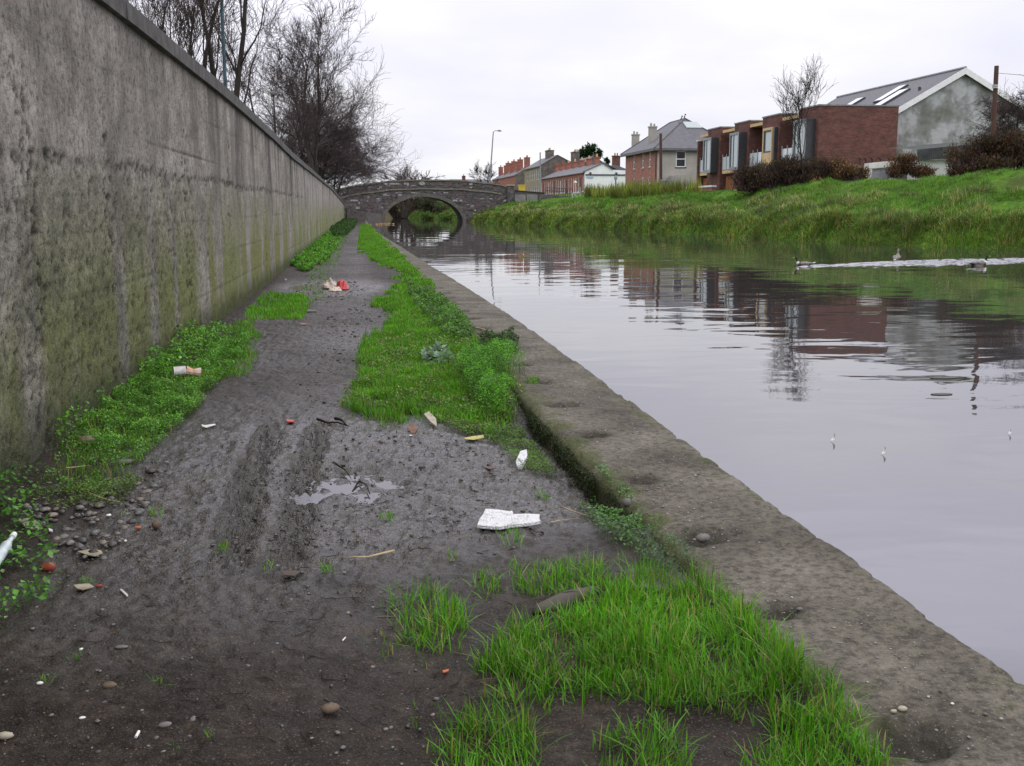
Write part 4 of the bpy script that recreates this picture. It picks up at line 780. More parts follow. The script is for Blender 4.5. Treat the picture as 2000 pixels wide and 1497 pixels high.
# ---- grey stone houses
def stone_house(Xf,Ya,Yb,ev,rg,Xr,Xb,label,front,name='stone_house'):
    h=thing(name,label,'house',(Xf,Ya,2.9)); b_=MB(); L=Yb-Ya; hs=[(1.0+2.4*k,2.0+2.4*k,z,z+1.9) for k in range(int((L-1)//2.4)) for z in (3.6,6.6) if z+1.9<ev]
    face(b_,(Xf,Ya),UY,L,2.5,ev,hs,NX,.15); b_.build('front_wall',front,h)
    for q in hs: window((Xf,Ya),UY,NX,q,h,WPAINT,GLASS,(0,1),.1)
    b_=MB(); b_.add([(Xf,Ya,2.5),(Xb,Ya,2.5),(Xb,Ya,ev),(Xr,Ya,rg),(Xf,Ya,ev)],[(0,1,2,3,4)]); b_.add([(Xb,Ya,2.5),(Xb,Yb,2.5),(Xb,Yb,ev),(Xb,Ya,ev)],[(0,1,2,3)]); b_.add([(Xf,Yb,2.5),(Xb,Yb,2.5),(Xb,Yb,ev),(Xr,Yb,rg),(Xf,Yb,ev)],[(0,1,2,3,4)]); b_.build('end_wall',STONEH,h)
    b_=MB(); roof_slab(b_,(Xf-.3,Ya-.15,ev),(Xr,Ya-.15,rg+.15),(Xr,Yb+.1,rg+.15),(Xf-.3,Yb+.1,ev)); roof_slab(b_,(Xr,Ya-.15,rg+.15),(Xb+.3,Ya-.15,ev),(Xb+.3,Yb+.1,ev),(Xr,Yb+.1,rg+.15)); b_.build('roof',SLATE,h); return h
h=stone_house(33.6,206.5,226,9.1,11.1,37.0,41.,'two storey yellowish stone house with dark gable and broad chimney behind the red terrace',STONEY); chimney(36.6,213,10.6,12.2,1.2,3.2,h,STONEH,4,POTM)
h=stone_house(41.5,209,228,8.9,11.0,44.5,48.,'grey stone house with broad chimney showing over the middle of the red terrace',STONEH); chimney(41.9,214,9,12.0,1.2,3.0,h,STONEH,4,POTM)
# ---- far red terrace
for i in range(4):
    Ya=240+i*10.5; h=thing('far_terrace_house',['far red brick terrace house next to the dark gable, left of the stone house','second house of the far red terrace','third house of the far red terrace','last visible house of the far red terrace beside the street lamp'][i],'house',(33.6,Ya,3),'far red brick terrace')
    hs=[(1.2,2.2,3.8,5.8),(4.,5.,3.2,5.8),(7.,8.,3.8,5.8)]; b_=MB(); face(b_,(33.6,Ya),UY,10.48,2.6,8.3,hs,NX,.15); b_.build('front_wall',BR1,h)
    for q in (hs[0],hs[2]): window((33.6,Ya),UY,NX,q,h,WPAINT,GLASS,(0,1),.12)
    b_=MB(); b_.box(33.7,Ya+4,3.2,33.76,Ya+5,5.8); b_.build('door',DKFR,h)
    b_=MB(); b_.add([(33.6,Ya+.01,2.6),(40,Ya+.01,2.6),(40,Ya+.01,8.3),(36.8,Ya+.01,10.2),(33.6,Ya+.01,8.3)],[(0,1,2,3,4)]); b_.build('end_wall',STONEH,h)
    b_=MB(); roof_slab(b_,(33.4,Ya,8.35),(36.8,Ya,10.35),(36.8,Ya+10.45,10.35),(33.4,Ya+10.45,8.35),.15); roof_slab(b_,(36.8,Ya,10.35),(40.2,Ya,8.35),(40.2,Ya+10.45,8.35),(36.8,Ya+10.45,10.35),.15); b_.build('roof',SLATE,h)
    chimney(36.4,Ya+1.2,9.6,12.1,1.1,1.8,h,BR1,3,POTR); chimney(35.2,Ya+6.5,9.0,11.3,1.0,1.5,h,BR1,2,POTR)
# ---- little far block left of the lamp, with chimney and long low roof behind the bridge
f0=atY(883,352,300.); f1=atY(960,353,300.); lb=thing('low_far_building','distant low roof with a single dark chimney showing over the bridge parapet','building',(f0[0],300,2))
b_=MB(); b_.box(f0[0],300,1.5,f1[0],310,f0[2]-1.); b_.build('wall',RENDG,lb); b_=MB(); b_.prism([(f0[0]-.3,299.8,f0[2]-.998),(f1[0]+.3,299.8,f0[2]-.998),(f1[0]+.3,304,f0[2]+.3),(f0[0]-.3,304,f0[2]+.3)],(0,3,-.5)); b_.build('roof',SLATE,lb)
q=atY(907,350,299.); chimney(q[0],301,f0[2]-1.4,f0[2]+1.0,.9,.9,lb,BR2,1,POTR)
# ---- garage, corrugated shed, spiked wall below the gable
WCR=M('cream_paint',(.72,.72,.68),(.6,.6,.57),2,.8); GDOOR=M('grey_door',(.36,.36,.41),(.31,.31,.36),3,.6); CORR=M('dark_corrugated',(.075,.085,.08),(.045,.05,.05),2,.8)
g0=atY(1695,345,70.); g1=atY(1741,345,70.); gt_=atY(1695,319,70.)
ga=thing('garage','small white framed garage with grey double doors below the brown brick wall','garage',(g0[0],70,2.3))
b_=MB(); b_.box(g0[0],70,2.0,g0[0]+.28,70.3,gt_[2]-.38); b_.box(g1[0]-.12,70,2.0,g1[0]+.1,70.3,gt_[2]-.38); b_.build('jamb',WCR,ga); b_=MB(); b_.hexa([(g0[0],69.95,gt_[2]-.378),(g1[0]+.1,69.95,gt_[2]-.22),(g1[0]+.1,70.6,gt_[2]-.22),(g0[0],70.6,gt_[2]-.378),(g0[0],69.95,gt_[2]),(g1[0]+.1,69.95,gt_[2]+.17),(g1[0]+.1,70.6,gt_[2]+.17),(g0[0],70.6,gt_[2])]); b_.build('lintel_roof',WCR,ga)
mx_=(g0[0]+.28+g1[0]-.12)/2
for a,c in ((g0[0]+.29,mx_-.01),(mx_+.01,g1[0]-.13)): b_=MB(); b_.box(a,70.12,2.0,c,70.17,gt_[2]-.39); b_.build('door',GDOOR,ga)
sp=thing('spiked_wall','low grey wall topped with curved black security brackets below the brown brick house','wall',(g0[0],73.5,2))
s0=atY(1668,322,73.5); s1=atY(1800,318,73.5); b_=MB(); b_.box(s0[0]-1,73.4,1.9,s1[0],73.7,s0[2]); b_.build('blockwork',CONC,sp)
for px in (1680,1691,1704,1720,1737,1750,1756,1765,1780):
    p=atY(px,320,73.5); r_=.12; b_=MB(); b_.tube([(p[0],73.55,s0[2]-.05),(p[0],73.55,s0[2]+.32),(p[0]-.08,73.5,s0[2]+.46),(p[0]-.28,73.45,s0[2]+.5)],[.045,.045,.05,.02],5); b_.build('bracket',IRON,sp)
c0=atY(1790,313,72.); c1=atY(1915,300,72.); sh=thing('corrugated_shed','low shed with dark corrugated roof edge above a white wall, below the grey gable','shed',(c0[0],72,2))
cb_=atY(1838,340,72.); b_=MB(); b_.box(c0[0]+.1,72.05,1.9,c1[0],76,c0[2]); b_.build('wall',WCR,sh)
b_=MB(); nco=34; zt0=atY(1786,292,71.7)[2]; zt1=atY(1912,280,71.7)[2]; zb0=c0[2]+.0; P=[]
for k in range(nco*2+1):
    f=k/(nco*2); x=c0[0]-.1+(c1[0]-c0[0]+.2)*f; yo=.05*(1 if k%2 else 0); P.append((x,71.7+yo,zb0-.05+.25*f,zt0+(zt1-zt0)*f))
for a,c in zip(P[:-1],P[1:]): b_.add([(a[0],a[1],a[2]),(c[0],c[1],c[2]),(c[0],c[1]+.1,c[3]),(a[0],a[1]+.1,a[3]),(c[0],76,c[3]+.3),(a[0],76,a[3]+.3)],[(0,1,2,3),(3,2,4,5)])
b_.build('corrugated_roof',CORR,sh)
# ================================================================== POLES AND LAMPS
LG=M('lamp_grey',(.25,.26,.28),None,5,.5); POLEW=M('brown_pole',(.10,.05,.035),(.06,.035,.03),6,.85,stretch=(4,4,.3))
def pole(name,label,cat,p0,p1,r0,r1,mat,extras=None):
    h=thing(name,label,cat,tuple(p0)); b_=MB(); b_.tube([p0,p1],[r0,r1],8); b_.build('pole',mat,h); return h
a=atY(954,352,150);a[2]=2.4; c=atY(963.5,258,150); h=pole('street_lamp','tall thin street lamp leaning slightly behind the bridge','street lamp',a,c,.13,.07,LG)
d=atY(972,256,150); b_=MB(); b_.tube([c,(c+d)/2+np.array([0,0,.12]),d],.045,6); b_.build('arm',LG,h); b_=MB(); b_.tube([d-np.array([.1,0,0]),d+np.array([.25,0,.03]),d+np.array([.55,0,-.03])],[.05,.14,.05],8); b_.build('lamp_head',LG,h)
a=atY(1056,352,152);a[2]=2.4; c=atY(1055,298,152); h=pole('utility_pole','plain pale grey pole in front of the dark stone gable','pole',a,c,.14,.09,LG)
a=atY(1204,368,150); a[2]=2.8; c=atY(1202.5,352,150); h=pole('garden_lamp','short dark lamp post with round lantern in front of the white gable','lamp post',a,c,.11,.09,DKFR); b_=MB(); b_.tube([c,c+np.array([0,0,.12]),c+np.array([0,0,.45]),c+np.array([0,0,.6])],[.08,.26,.22,.05],8); b_.build('lantern',LG,h)
a=atY(1125,365,150); a[2]=2.8; c=atY(1124,359,150); h=pole('lamp_post','short pale lamp post with white globe by the steel gate','lamp post',a,c,.09,.07,PALE); b_=MB(); b_.tube([c,c+np.array([0,0,.15]),c+np.array([0,0,.4])],[.1,.22,.08],8); b_.build('lamp_globe',WPAINT,h)
a=atY(1291,392,99); c=atY(1290.5,261,99); h=pole('telegraph_pole','slender dark telegraph pole in front of the hipped house','pole',a-np.array([0,0,.4]),c,.17,.12,POLEW)
a=atY(1298,391,98); b_=MB(); b_.box(a[0]-.3,97.8,a[2]-.3,a[0]+.35,98.2,a[2]+1.75); cbx=b_.build('utility_cabinet',M('galvanised_box',(.24,.25,.26),(.17,.18,.185),2,.6),None,(a[0],98,a[2])); tag(cbx,'grey steel cabinet standing beside the telegraph pole','cabinet'); b_=MB(); b_.box(a[0]-.36,97.74,a[2]+1.752,a[0]+.41,98.26,a[2]+1.82); b_.build('lid',PALE,cbx); b_=MB(); b_.box(a[0]-.02,97.76,a[2]-.2,a[0]+.0,97.799,a[2]+1.7); b_.build('door_gap',DKFR,cbx)
a=atY(1939,300,62); c=atY(1946.5,129,62); h=pole('wooden_pole','thick reddish brown wooden pole in front of the grey gable at the right','pole',a-np.array([0,0,1.5]),c,.17,.13,POLEW)
for yy in (168,172): q=atY(1942,yy,61.85); b_=MB(); b_.box(q[0]-.14,61.7,q[2]-.03,q[0]+.14,61.86,q[2]+.06); b_.build('bracket',PALE,h)
BLUE=M('blue_green_paint',(.05,.105,.13),(.04,.08,.10),5,.5)
h=pole('lamp_column','blue green metal lamp column rising among the bare trees behind the wall','lamp column',(-4.4,38.0,1.2),(-4.45,38.2,9.5),.075,.05,BLUE)
a=atY(636,352,70); h=pole('marker_post','thin white stick standing behind the far part of the wall','post',(a[0],70,1.2),(a[0],70,a[2]+.0),.03,.03,WPAINT)
# wires
b_=MB(); c=atY(1946,143,62); d=np.array([45.,58,8.6]); b_.tube([c,(c+d)/2-np.array([0,0,.2]),d],.012,4); tag(b_.build('cable',IRON,None,tuple(c)),'thin cable sagging to the right from the brown wooden pole','cable')
# ================================================================== TREES
BARK=M('bare_bark',(.045,.036,.032),(.022,.017,.016),7,.9,.6,.02,stretch=(1,1,.3)); TWIG=M('purple_brown_twig',(.062,.042,.042),(.040,.027,.027),3,.9); BARKG=M('grey_bark',(.10,.095,.09),(.05,.045,.042),7,.9)
def tubes_np(name,paths,sides,mat,parent,kind=None):
    V=[];Q=[];base=0; ca=[(math.cos(2*math.pi*k/sides),math.sin(2*math.pi*k/sides)) for k in range(sides)]; ca=np.array(ca)
    for pts,rad in paths:
        n=len(pts); t=np.gradient(pts,axis=0); t/=np.linalg.norm(t,axis=1)[:,None]+1e-9; ref=np.where(np.abs(t[:,2:3])<.8,np.array([[0,0,1.]]),np.array([[1.,0,0]])); u=np.cross(t,ref); u/=np.linalg.norm(u,axis=1)[:,None]; v=np.cross(t,u)
        ring=pts[:,None,:]+(u[:,None,:]*ca[None,:,0:1]+v[:,None,:]*ca[None,:,1:2])*rad[:,None,None]; V.append(ring.reshape(-1,3))
        i=np.arange(n-1)[:,None]*sides; k=np.arange(sides)[None,:]; k2=(k+1)%sides; Q.append((np.stack([i+k,i+k2,i+sides+k2,i+sides+k],-1).reshape(-1,4))+base); base+=n*sides
    me=mesh_np(name,np.concatenate(V),np.concatenate(Q),None,None,WL[parent.name]); o=link(name,me,mat,parent,smooth=True)
    if kind: o['kind']=kind
    return o
def bare_tree(name,label,base,height,spread,seed,stems=1,lv=4,r0=.2,group=None,first=.22,up=.25,nch=(7,9,8,5),ang=.75,tw=.012,cat='tree',mat=BARK,tmat=TWIG,droop=0,lratio=.5,minr=.008,rk=.45,sps=.16):
    h=thing(name,label,cat,tuple(base),group); r=np.random.default_rng(seed); P=[[] for _ in range(lv+1)]
    def grow(p,d,L,rad,level):
        n=7 if level<2 else (5 if level<3 else 4); pts=[np.array(p,float)]; d=d/np.linalg.norm(d)
        for i in range(n-1):
            d=d+r.normal(0,.10+.045*level,3)+np.array([0,0,(up if level>0 else .05)*.35-droop*level*.05]); d/=np.linalg.norm(d); pts.append(pts[-1]+d*L/(n-1))
        pts=np.array(pts); tt_=np.linspace(0,1,n); rr_=np.maximum(rad*(1-.78*tt_),minr*(.8 if level>=lv else 1)); P[level].append((pts,rr_))
        if level>=lv: return
        k=nch[level]; k=max(2,int(round(k*r.uniform(.75,1.25))))
        for j in range(k):
            f=r.uniform(first if level==0 else .18,1.0) if j>0 else .97; ii=f*(n-1); i0=min(int(ii),n-2); q=pts[i0]+(pts[i0+1]-pts[i0])*(ii-i0); dd=pts[i0+1]-pts[i0]; dd/=np.linalg.norm(dd)
            s=r.normal(0,1,3); s-=dd*np.dot(s,dd); s/=np.linalg.norm(s)+1e-9; a=ang*r.uniform(.55,1.25)*(.5 if j==0 else 1); nd=dd*math.cos(a)+s*math.sin(a)*np.array([spread,spread,.8])
            rl=float(np.interp(ii,np.arange(n),rr_)); grow(q,nd,L*lratio*r.uniform(.65,1.25)*(1.15-.5*f if level==0 else 1),max(rl*rk,minr),level+1)
    for s in range(stems):
        a=2*math.pi*s/max(stems,1)+r.uniform(0,1); sp_=0 if stems==1 else sps; grow(np.array(base)+np.array([math.cos(a),math.sin(a),0])*(.12 if stems>1 else 0),np.array([math.cos(a)*sp_,math.sin(a)*sp_,1.]),height*r.uniform(.62,.72),r0,0)
    for i,p in enumerate(P[0]): tubes_np('trunk',[p],8,mat,h)
    if P[1]:
        for p in P[1][:40]: tubes_np('limb',[p],6,mat,h)
    for l in range(2,lv+1):
        if P[l]: tubes_np('twigs' if l>2 else 'branches',P[l],3 if l>2 else 4,tmat if l>2 else mat,h,'stuff')
    return h
GL='bare trees behind the concrete wall'
TWF=M('fine_twig',(.085,.062,.062),(.055,.04,.042),3,.9)
bare_tree('bare_tree','bare tree nearest the camera behind the wall, cut by the top of the photo',(-4.9,26.5,1.0),7.5,1.,11,2,4,.085,GL,.30,.5,(9,7,5,4),.5,minr=.005,rk=.42)
bare_tree('bare_tree','big many stemmed bare tree beside the blue green lamp column',(-5.0,38.5,1.0),13.5,1.,12,5,4,.155,GL,.12,.45,(9,7,6,4),.6,minr=.006,rk=.42,sps=.22)
bare_tree('bare_tree','slender spreading bare tree behind the big multi stemmed one',(-4.8,58,1.0),9.5,1.,16,2,4,.13,GL,.15,.3,(8,7,5,4),.75,minr=.008)
bare_tree('bare_tree','tall open bare tree rising in the middle of the group beyond the wall',(-3.1,78,1.0),15.6,1.1,21,3,4,.20,GL,.30,.3,(9,8,6,4),.75,minr=.010,sps=.17)
bare_tree('twiggy_tree','dense purplish twiggy tree next to the left end of the bridge',(-4.2,104,.9),13.2,1.25,31,3,4,.20,GL,.10,.12,(12,9,8,6),.95,minr=.010,lratio=.55,tmat=TWF)
bare_tree('twiggy_tree','lower dense twiggy tree leaning out over the bridge end, pale trunk',(-2.9,113,1.0),10.6,1.4,37,3,4,.13,GL,.05,.08,(11,10,8,6),1.0,minr=.010,lratio=.6,mat=BARKG,tmat=TWF)
bare_tree('bare_tree','small rounded bare tree showing over the bridge parapet left of the plaque',(atY(797,350,215)[0],215,1.5),8.2,1.3,41,3,3,.20,None,.3,.25,(9,9,7),.75,minr=.018,rk=.5)
bare_tree('bare_tree','small bare tree at the foot of the leaning street lamp',(atY(948,350,190)[0],190,2.5),6.9,1.2,43,3,3,.16,None,.15,.3,(9,9,7),.75,minr=.016,rk=.5)
bare_tree('young_tree','slender young bare tree in front of the nearest brown brick house',(atY(1573,330,72.5)[0],72.5,2.6),8.6,1.,47,1,3,.085,None,.34,.45,(18,9,5),.75,minr=.010,lratio=.46,rk=.5)
bare_tree('thorn_tree','twisted bare tree beyond the wooden pole at the right edge',(atY(1985,300,66)[0],66,3.0),6.4,1.5,53,3,4,.13,None,.2,-.02,(9,8,7,5),1.1,minr=.010,lratio=.6,rk=.5)
bare_tree('bare_tree','dark forked tree trunk standing on the far bank seen through the arch',(atY(789,426,168)[0],168,-.2),9,1.2,59,2,3,.40,None,.2,.2,(8,7,7),.8,minr=.03,rk=.5)
def blob_mass(name,label,cat,blobs,n,size,cols,wts,seed,hollow=.55,parent_stems=True,mat=FOLD,tilt=.9,aspect=.5,bark=TWIG,stems=14):
    r=np.random.default_rng(seed); X=[];Y=[];Z=[]; vol=np.array([b[3]*b[4]*b[5] for b in blobs])**.7; cnt=(n*vol/vol.sum()).astype(int)
    for b,c in zip(blobs,cnt):
        d=r.normal(0,1,(c,3)); d/=np.linalg.norm(d,axis=1)[:,None]; q=r.random(c)**.5*(1+.25*np.abs(r.normal(0,.6,c))); nz=.62+.7*vn(d[:,0]*3+b[0],d[:,1]*3+d[:,2]*4+b[2],seed); q=q*nz
        X.append(b[0]+d[:,0]*b[3]*q);Y.append(b[1]+d[:,1]*b[4]*q);Z.append(b[2]+d[:,2]*b[5]*q)
    X=np.concatenate(X);Y=np.concatenate(Y);Z=np.concatenate(Z); k=vn(X*1.6,Z*1.9+Y*.7,seed+2)+r.normal(0,.08,len(X))>.36; X,Y,Z=X[k],Y[k],Z[k]; c=palette(len(X),cols,wts,r,.35)*(.7+.6*vn(X*.9,Z*1.2,seed+6))[:,None]
    bx,by,bz=np.mean([b[0] for b in blobs]),np.mean([b[1] for b in blobs]),min(b[2]-b[5] for b in blobs); h=thing(name,label,cat,(bx,by,bz))
    o=leaves('foliage',X,Y,Z,size*(.5+.9*r.random(len(X))),c,seed,tilt,aspect,h,mat=mat); o['kind']='stuff'
    paths=[]
    for k in range(stems*len(blobs)*3):
        b=blobs[k%len(blobs)]; p0=np.array([b[0]+r.normal(0,b[3]*.3),b[1]+r.normal(0,b[4]*.3),b[2]-b[5]*.9]); d=r.normal(0,1,3); d[2]=abs(d[2])+.4; d/=np.linalg.norm(d); p1=np.array(b[:3])+d*np.array(b[3:6])*r.uniform(.8,1.38); m=(p0+p1)/2+r.normal(0,.15,3)*b[3]; paths.append((np.array([p0,m,p1]),np.array([.035,.02,.008])*max(1,b[1]/90)))
    tubes_np('stems',paths,3,bark,h,'stuff'); return h
def BL(px,py,Y,rx,rz,ry=None): # blob from photo position
    p=atY(px,py,Y); s=Y/F; return (p[0],Y,p[2],rx*s,ry or rx*s*.8,rz*s)
BRN=[(.065,.042,.030),(.095,.060,.040),(.040,.027,.022),(.13,.085,.045),(.05,.055,.025)]
blob_mass('bramble_bush','long dark brown bare bush in front of the new brick houses','bush',[BL(1462,352,75,34,24),BL(1510,345,74,40,30),BL(1560,338,73.5,42,30),BL(1610,338,72,36,28),BL(1480,340,75,30,25),BL(1540,326,74,26,20)],26000,.17,BRN,(4,3,4,1.5,.8),61,tilt=1.1,aspect=.3,stems=40)
blob_mass('tan_bush','small tan and brown bramble clump between the dark bush and the garage','bush',[BL(1655,337,70,24,18),BL(1682,338,69,18,13),BL(1640,330,71,18,22),BL(1600,360,69,20,10)],6500,.15,[(.20,.12,.05),(.11,.06,.03),(.07,.04,.025),(.26,.17,.08)],(3,3,3,1),63,tilt=1,aspect=.35,stems=12)
blob_mass('rusty_bush','rounded rusty brown bush just right of the garage door','bush',[BL(1765,322,68.5,28,20),BL(1800,336,68,28,12),BL(1745,335,68,14,14),BL(1775,310,69,18,8)],8000,.15,[(.10,.05,.03),(.15,.08,.04),(.06,.035,.025),(.17,.12,.06)],(3,3,3,1),65,tilt=1,aspect=.35,stems=14)
blob_mass('ivy_bush','large dark reddish bush at the right edge on top of the bank','bush',[BL(1880,312,62,34,34),BL(1925,300,62,36,36),BL(1970,288,61,40,34),BL(1950,325,60,40,26),BL(2010,305,60,40,45),BL(1868,335,61,20,20),BL(1905,330,61,36,22)],24000,.17,[(.085,.045,.030),(.05,.030,.024),(.12,.07,.038),(.045,.06,.02),(.16,.10,.04)],(4,4,2,1.5,.8),67,tilt=1,aspect=.4,stems=26)
blob_mass('evergreen_tree','dark evergreen tree crown behind the terrace chimneys','tree',[BL(1137,300,235,11,9),BL(1155,294,235,13,10),BL(1168,302,235,8,9),BL(1147,312,235,16,9),BL(1186,316,235,5,6)],4200,.55,[(.018,.045,.016),(.03,.065,.02),(.012,.03,.012)],(3,3,3),69,mat=FOLD,tilt=.8,aspect=.6,stems=6)
blob_mass('arch_bush','dark grey green bush on the bank seen through the right of the arch','bush',[BL(838,402,168,22,14),BL(862,410,165,16,10),BL(815,398,175,16,12)],3500,.3,[(.03,.05,.025),(.05,.075,.03),(.07,.06,.04)],(3,3,2),71,stems=10)
blob_mass('russet_bushes','brown leafless thicket filling the left half of the arch','bush',[BL(765,408,172,18,20),BL(748,415,170,12,18),BL(800,400,185,26,18),BL(835,390,190,26,10),BL(780,420,175,20,8)],5200,.34,[(.075,.04,.025),(.05,.028,.02),(.11,.065,.035),(.05,.05,.025)],(4,4,2,1),73,tilt=1,aspect=.4,stems=30)
blob_mass('green_bank_bush','bright green shrub low on the bank under the arch','bush',[BL(835,422,160,16,7),BL(870,424,156,16,7)],2500,.25,[(.06,.14,.02),(.08,.17,.03),(.16,.12,.03)],(3,3,1.4),75,mat=FOL,stems=6)
# weeds behind the bank crest, reed fringe, bank turf
def wblades(name,label,X,Y,L,Wd,cols,wts,seed,lean,curl,dz=-.03,parent=None,var=.3):
    r=np.random.default_rng(seed); n=len(X); Z=bank_h(X,Y)+dz; c=palette(n,cols,wts,r,var)*(.45+1.1*vn(X*1.1,Y*.9,seed+1))[:,None]; off=np.array([X.mean(),Y.mean(),0])
    o=blades(name,X,Y,Z,L*(.5+.8*r.random(n)),Wd*(.7+.6*r.random(n))*np.clip(Y/60,.7,2.2),c,seed,lean,curl,2,off=off); tag(o,label,kind='stuff'); return o
r=np.random.default_rng(5)
def bank_pts(n,t0,t1,y0=36,y1=134,pw=1.6,seed=0):
    r=np.random.default_rng(seed); u=r.random(n); Y=y0*(y1/y0)**(u); t=t0+(t1-t0)*r.random(n); return ex(Y)+(cx(Y)-ex(Y))*t,Y,t
X,Y,t=bank_pts(150000,.10,1.25,seed=81); pt=fbm(X*.45,Y*.3,83,3); k=pt+.16*(fbm(X*2,Y*1.4,184,3)*2)>-.12; X,Y,t=X[k],Y[k],t[k]
wblades('bank_grass','short bright green turf covering the far bank',X,Y,.10+.22*vn(X*1.1,Y*.8,84),.022,[(.065,.19,.014),(.105,.255,.018),(.035,.09,.012),(.17,.26,.035),(.19,.16,.07)],(5,4,4,2,1),85,.5,.6)
X,Y,t=bank_pts(75000,.06,.75,seed=87); k=(vn(X*.55,Y*.42,88)+(.42-t)*.8)>.55; X,Y,t=X[k],Y[k],t[k]
wblades('rough_bank_herbage','coarse dull green and straw coloured herbage low on the far bank',X,Y,.14+.46*vn(X*1.2,Y*.9,89),.028,[(.10,.17,.04),(.18,.23,.07),(.32,.28,.12),(.10,.07,.04),(.05,.13,.02),(.46,.42,.25)],(4,3,3,2,3,1),91,.7,.9)
X,Y,t=bank_pts(42000,-.02,.14,seed=93)
wblades('reed_fringe','straw and olive reeds hanging over the water along the far bank',X,Y,.12+.62*vn(X*1.0,Y*.9,94)**1.5,.026,[(.26,.24,.07),(.15,.25,.04),(.40,.33,.14),(.06,.05,.02),(.06,.17,.02),(.40,.23,.07)],(1.8,5,1.1,2.2,6,.7),95,.6,1.0,dz=.0)
# tall weeds in a strip beyond the crest in front of the houses
Y=r.uniform(92,128,7500); X=cx(Y)+r.uniform(.8,3.2,len(Y)); k=(vn(X*.0+Y*1.3,X*.6,97)>.3)&(X/Y>.206); X,Y=X[k],Y[k]
wblades('tall_weeds','band of tall yellow green weeds in front of the boundary wall and white gable',X,Y,1.05+.6*vn(X*1.2,Y*1.2,98),.035,[(.20,.24,.04),(.13,.20,.03),(.28,.26,.07),(.07,.11,.02),(.22,.14,.05)],(4,4,2,2,1),99,.22,.35)
for nm,lbl,t0,t1,y0,y1,col_ in (('bank_grass','grass on the bank beyond the bridge seen through the arch',.0,1.0,144,185,[(.05,.13,.015),(.10,.14,.03),(.16,.12,.04)]),):
    X,Y,t=bank_pts(9000,t0,t1,y0,y1,seed=101); wblades(nm,lbl,X,Y,.4,.05,col_,(4,2,1.5),103,.5,.6)
# ================================================================== NEAR VEGETATION
G1='grass'
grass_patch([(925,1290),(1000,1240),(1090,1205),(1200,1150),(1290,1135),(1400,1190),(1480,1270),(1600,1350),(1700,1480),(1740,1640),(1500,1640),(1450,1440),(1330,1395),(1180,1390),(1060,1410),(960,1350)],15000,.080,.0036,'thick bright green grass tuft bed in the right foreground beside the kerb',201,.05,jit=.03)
grass_patch([(880,1420),(950,1385),(1040,1430),(1060,1620),(850,1620)],9000,.09,.0035,'grass clump at the bottom edge left of the muddy hollow',203,.03,jit=.03)
grass_patch([(1190,1450),(1290,1430),(1340,1560),(1300,1640),(1160,1640)],9000,.08,.0035,'grass clump at the bottom edge in front of the dark muddy hollow',205,.03,jit=.03)
grass_patch([(740,1180),(830,1160),(910,1195),(920,1250),(850,1285),(790,1255)],7500,.085,.0034,'isolated grass tuft on the mud left of the big grass bed',207,.03,jit=.035)
grass_patch([(915,1130),(965,1115),(1005,1165),(940,1190)],6000,.06,.003,'little grass tuft below the white board',209,.03)
grass_patch([(1000,1115),(1090,1105),(1195,1110),(1205,1150),(1110,1185),(1000,1165)],8000,.065,.003,'grass strip in front of the half buried slab',211,.04)
grass_patch([(1215,1110),(1300,1130),(1400,1170),(1330,1190),(1220,1160)],10000,.085,.0034,'grass tuft growing against the kerb behind the big bed',213,.06)
grass_patch([(705,1265),(780,1240),(790,1290),(730,1300)],2500,.045,.003,'few thin grass blades by the lone tuft',215,.03)
grass_patch([(870,1270),(910,1250),(915,1310),(880,1315)],2500,.05,.003,'sparse blades between the tuft and the grass bed',217,.03)
grass_patch([(800,1400),(840,1370),(860,1420),(830,1460)],2000,.05,.003,'scattered seedlings low on the mud',219,.03)
grass_patch([(975,1040),(1010,1045),(1005,1085),(975,1075)],4000,.05,.003,'tiny tuft sprouting at the front of the white board',221,.02)
grass_patch([(670,790),(700,745),(730,735),(715,690),(745,640),(785,622),(735,590),(795,565),(800,540),(745,512),(700,482),(703,440),(716,440),(765,495),(830,560),(862,605),(905,655),(960,690),(1005,740),(1010,790),(990,830),(900,818),(830,805),(770,825),(755,795)],4600,.072,.0042,'long strip of lush green grass between the muddy path and the kerb',223,.05,powr=1,wts=(4,5,3,2,.8),jit=.07)
grass_patch([(500,592),(545,572),(612,582),(588,616),(528,622)],3500,.07,.004,'oval green grass patch on the left of the path near the wall',225,.03,wts=(4,6,1,2,.3),jit=.09)
grass_patch([(440,640),(500,622),(515,650),(480,700),(430,690)],2400,.06,.004,'grass at the foot of the wall behind the crushed can',227,.04)
grass_patch([(370,720),(430,690),(500,680),(495,720),(450,740),(400,745)],2600,.06,.004,'short grass running on from the chickweed past the crushed can',229,.04)
weed_patch([(570,520),(598,497),(640,458),(668,432),(688,430),(668,466),(640,503),(600,530)],4500,.02,.10,'low green weeds along the foot of the wall farther down the path',231,.03,powr=1)
weed_patch([(640,445),(668,428),(700,428),(690,446),(660,470)],2400,.024,.22,'darker taller weeds at the far end of the wall',233,.03,cols=[(.03,.08,.012),(.05,.12,.02)],wts=(1,1),powr=1)
weed_patch([(140,850),(165,800),(265,735),(330,712),(365,730),(430,665),(480,655),(470,695),(430,735),(398,785),(330,835),(290,850),(230,880),(170,890)],22000,.0115,.075,'wide mat of small leaved green chickweed along the foot of the wall',235,.03,jit=.03)
weed_patch([(150,945),(230,905),(260,960),(220,990),(120,990),(60,975),(70,940)],16000,.011,.04,'thin yellowish weeds over the stones by the wall',237,.03,cols=[(.10,.18,.03),(.14,.21,.04),(.06,.12,.02)],wts=(2,2,1),jit=.03)
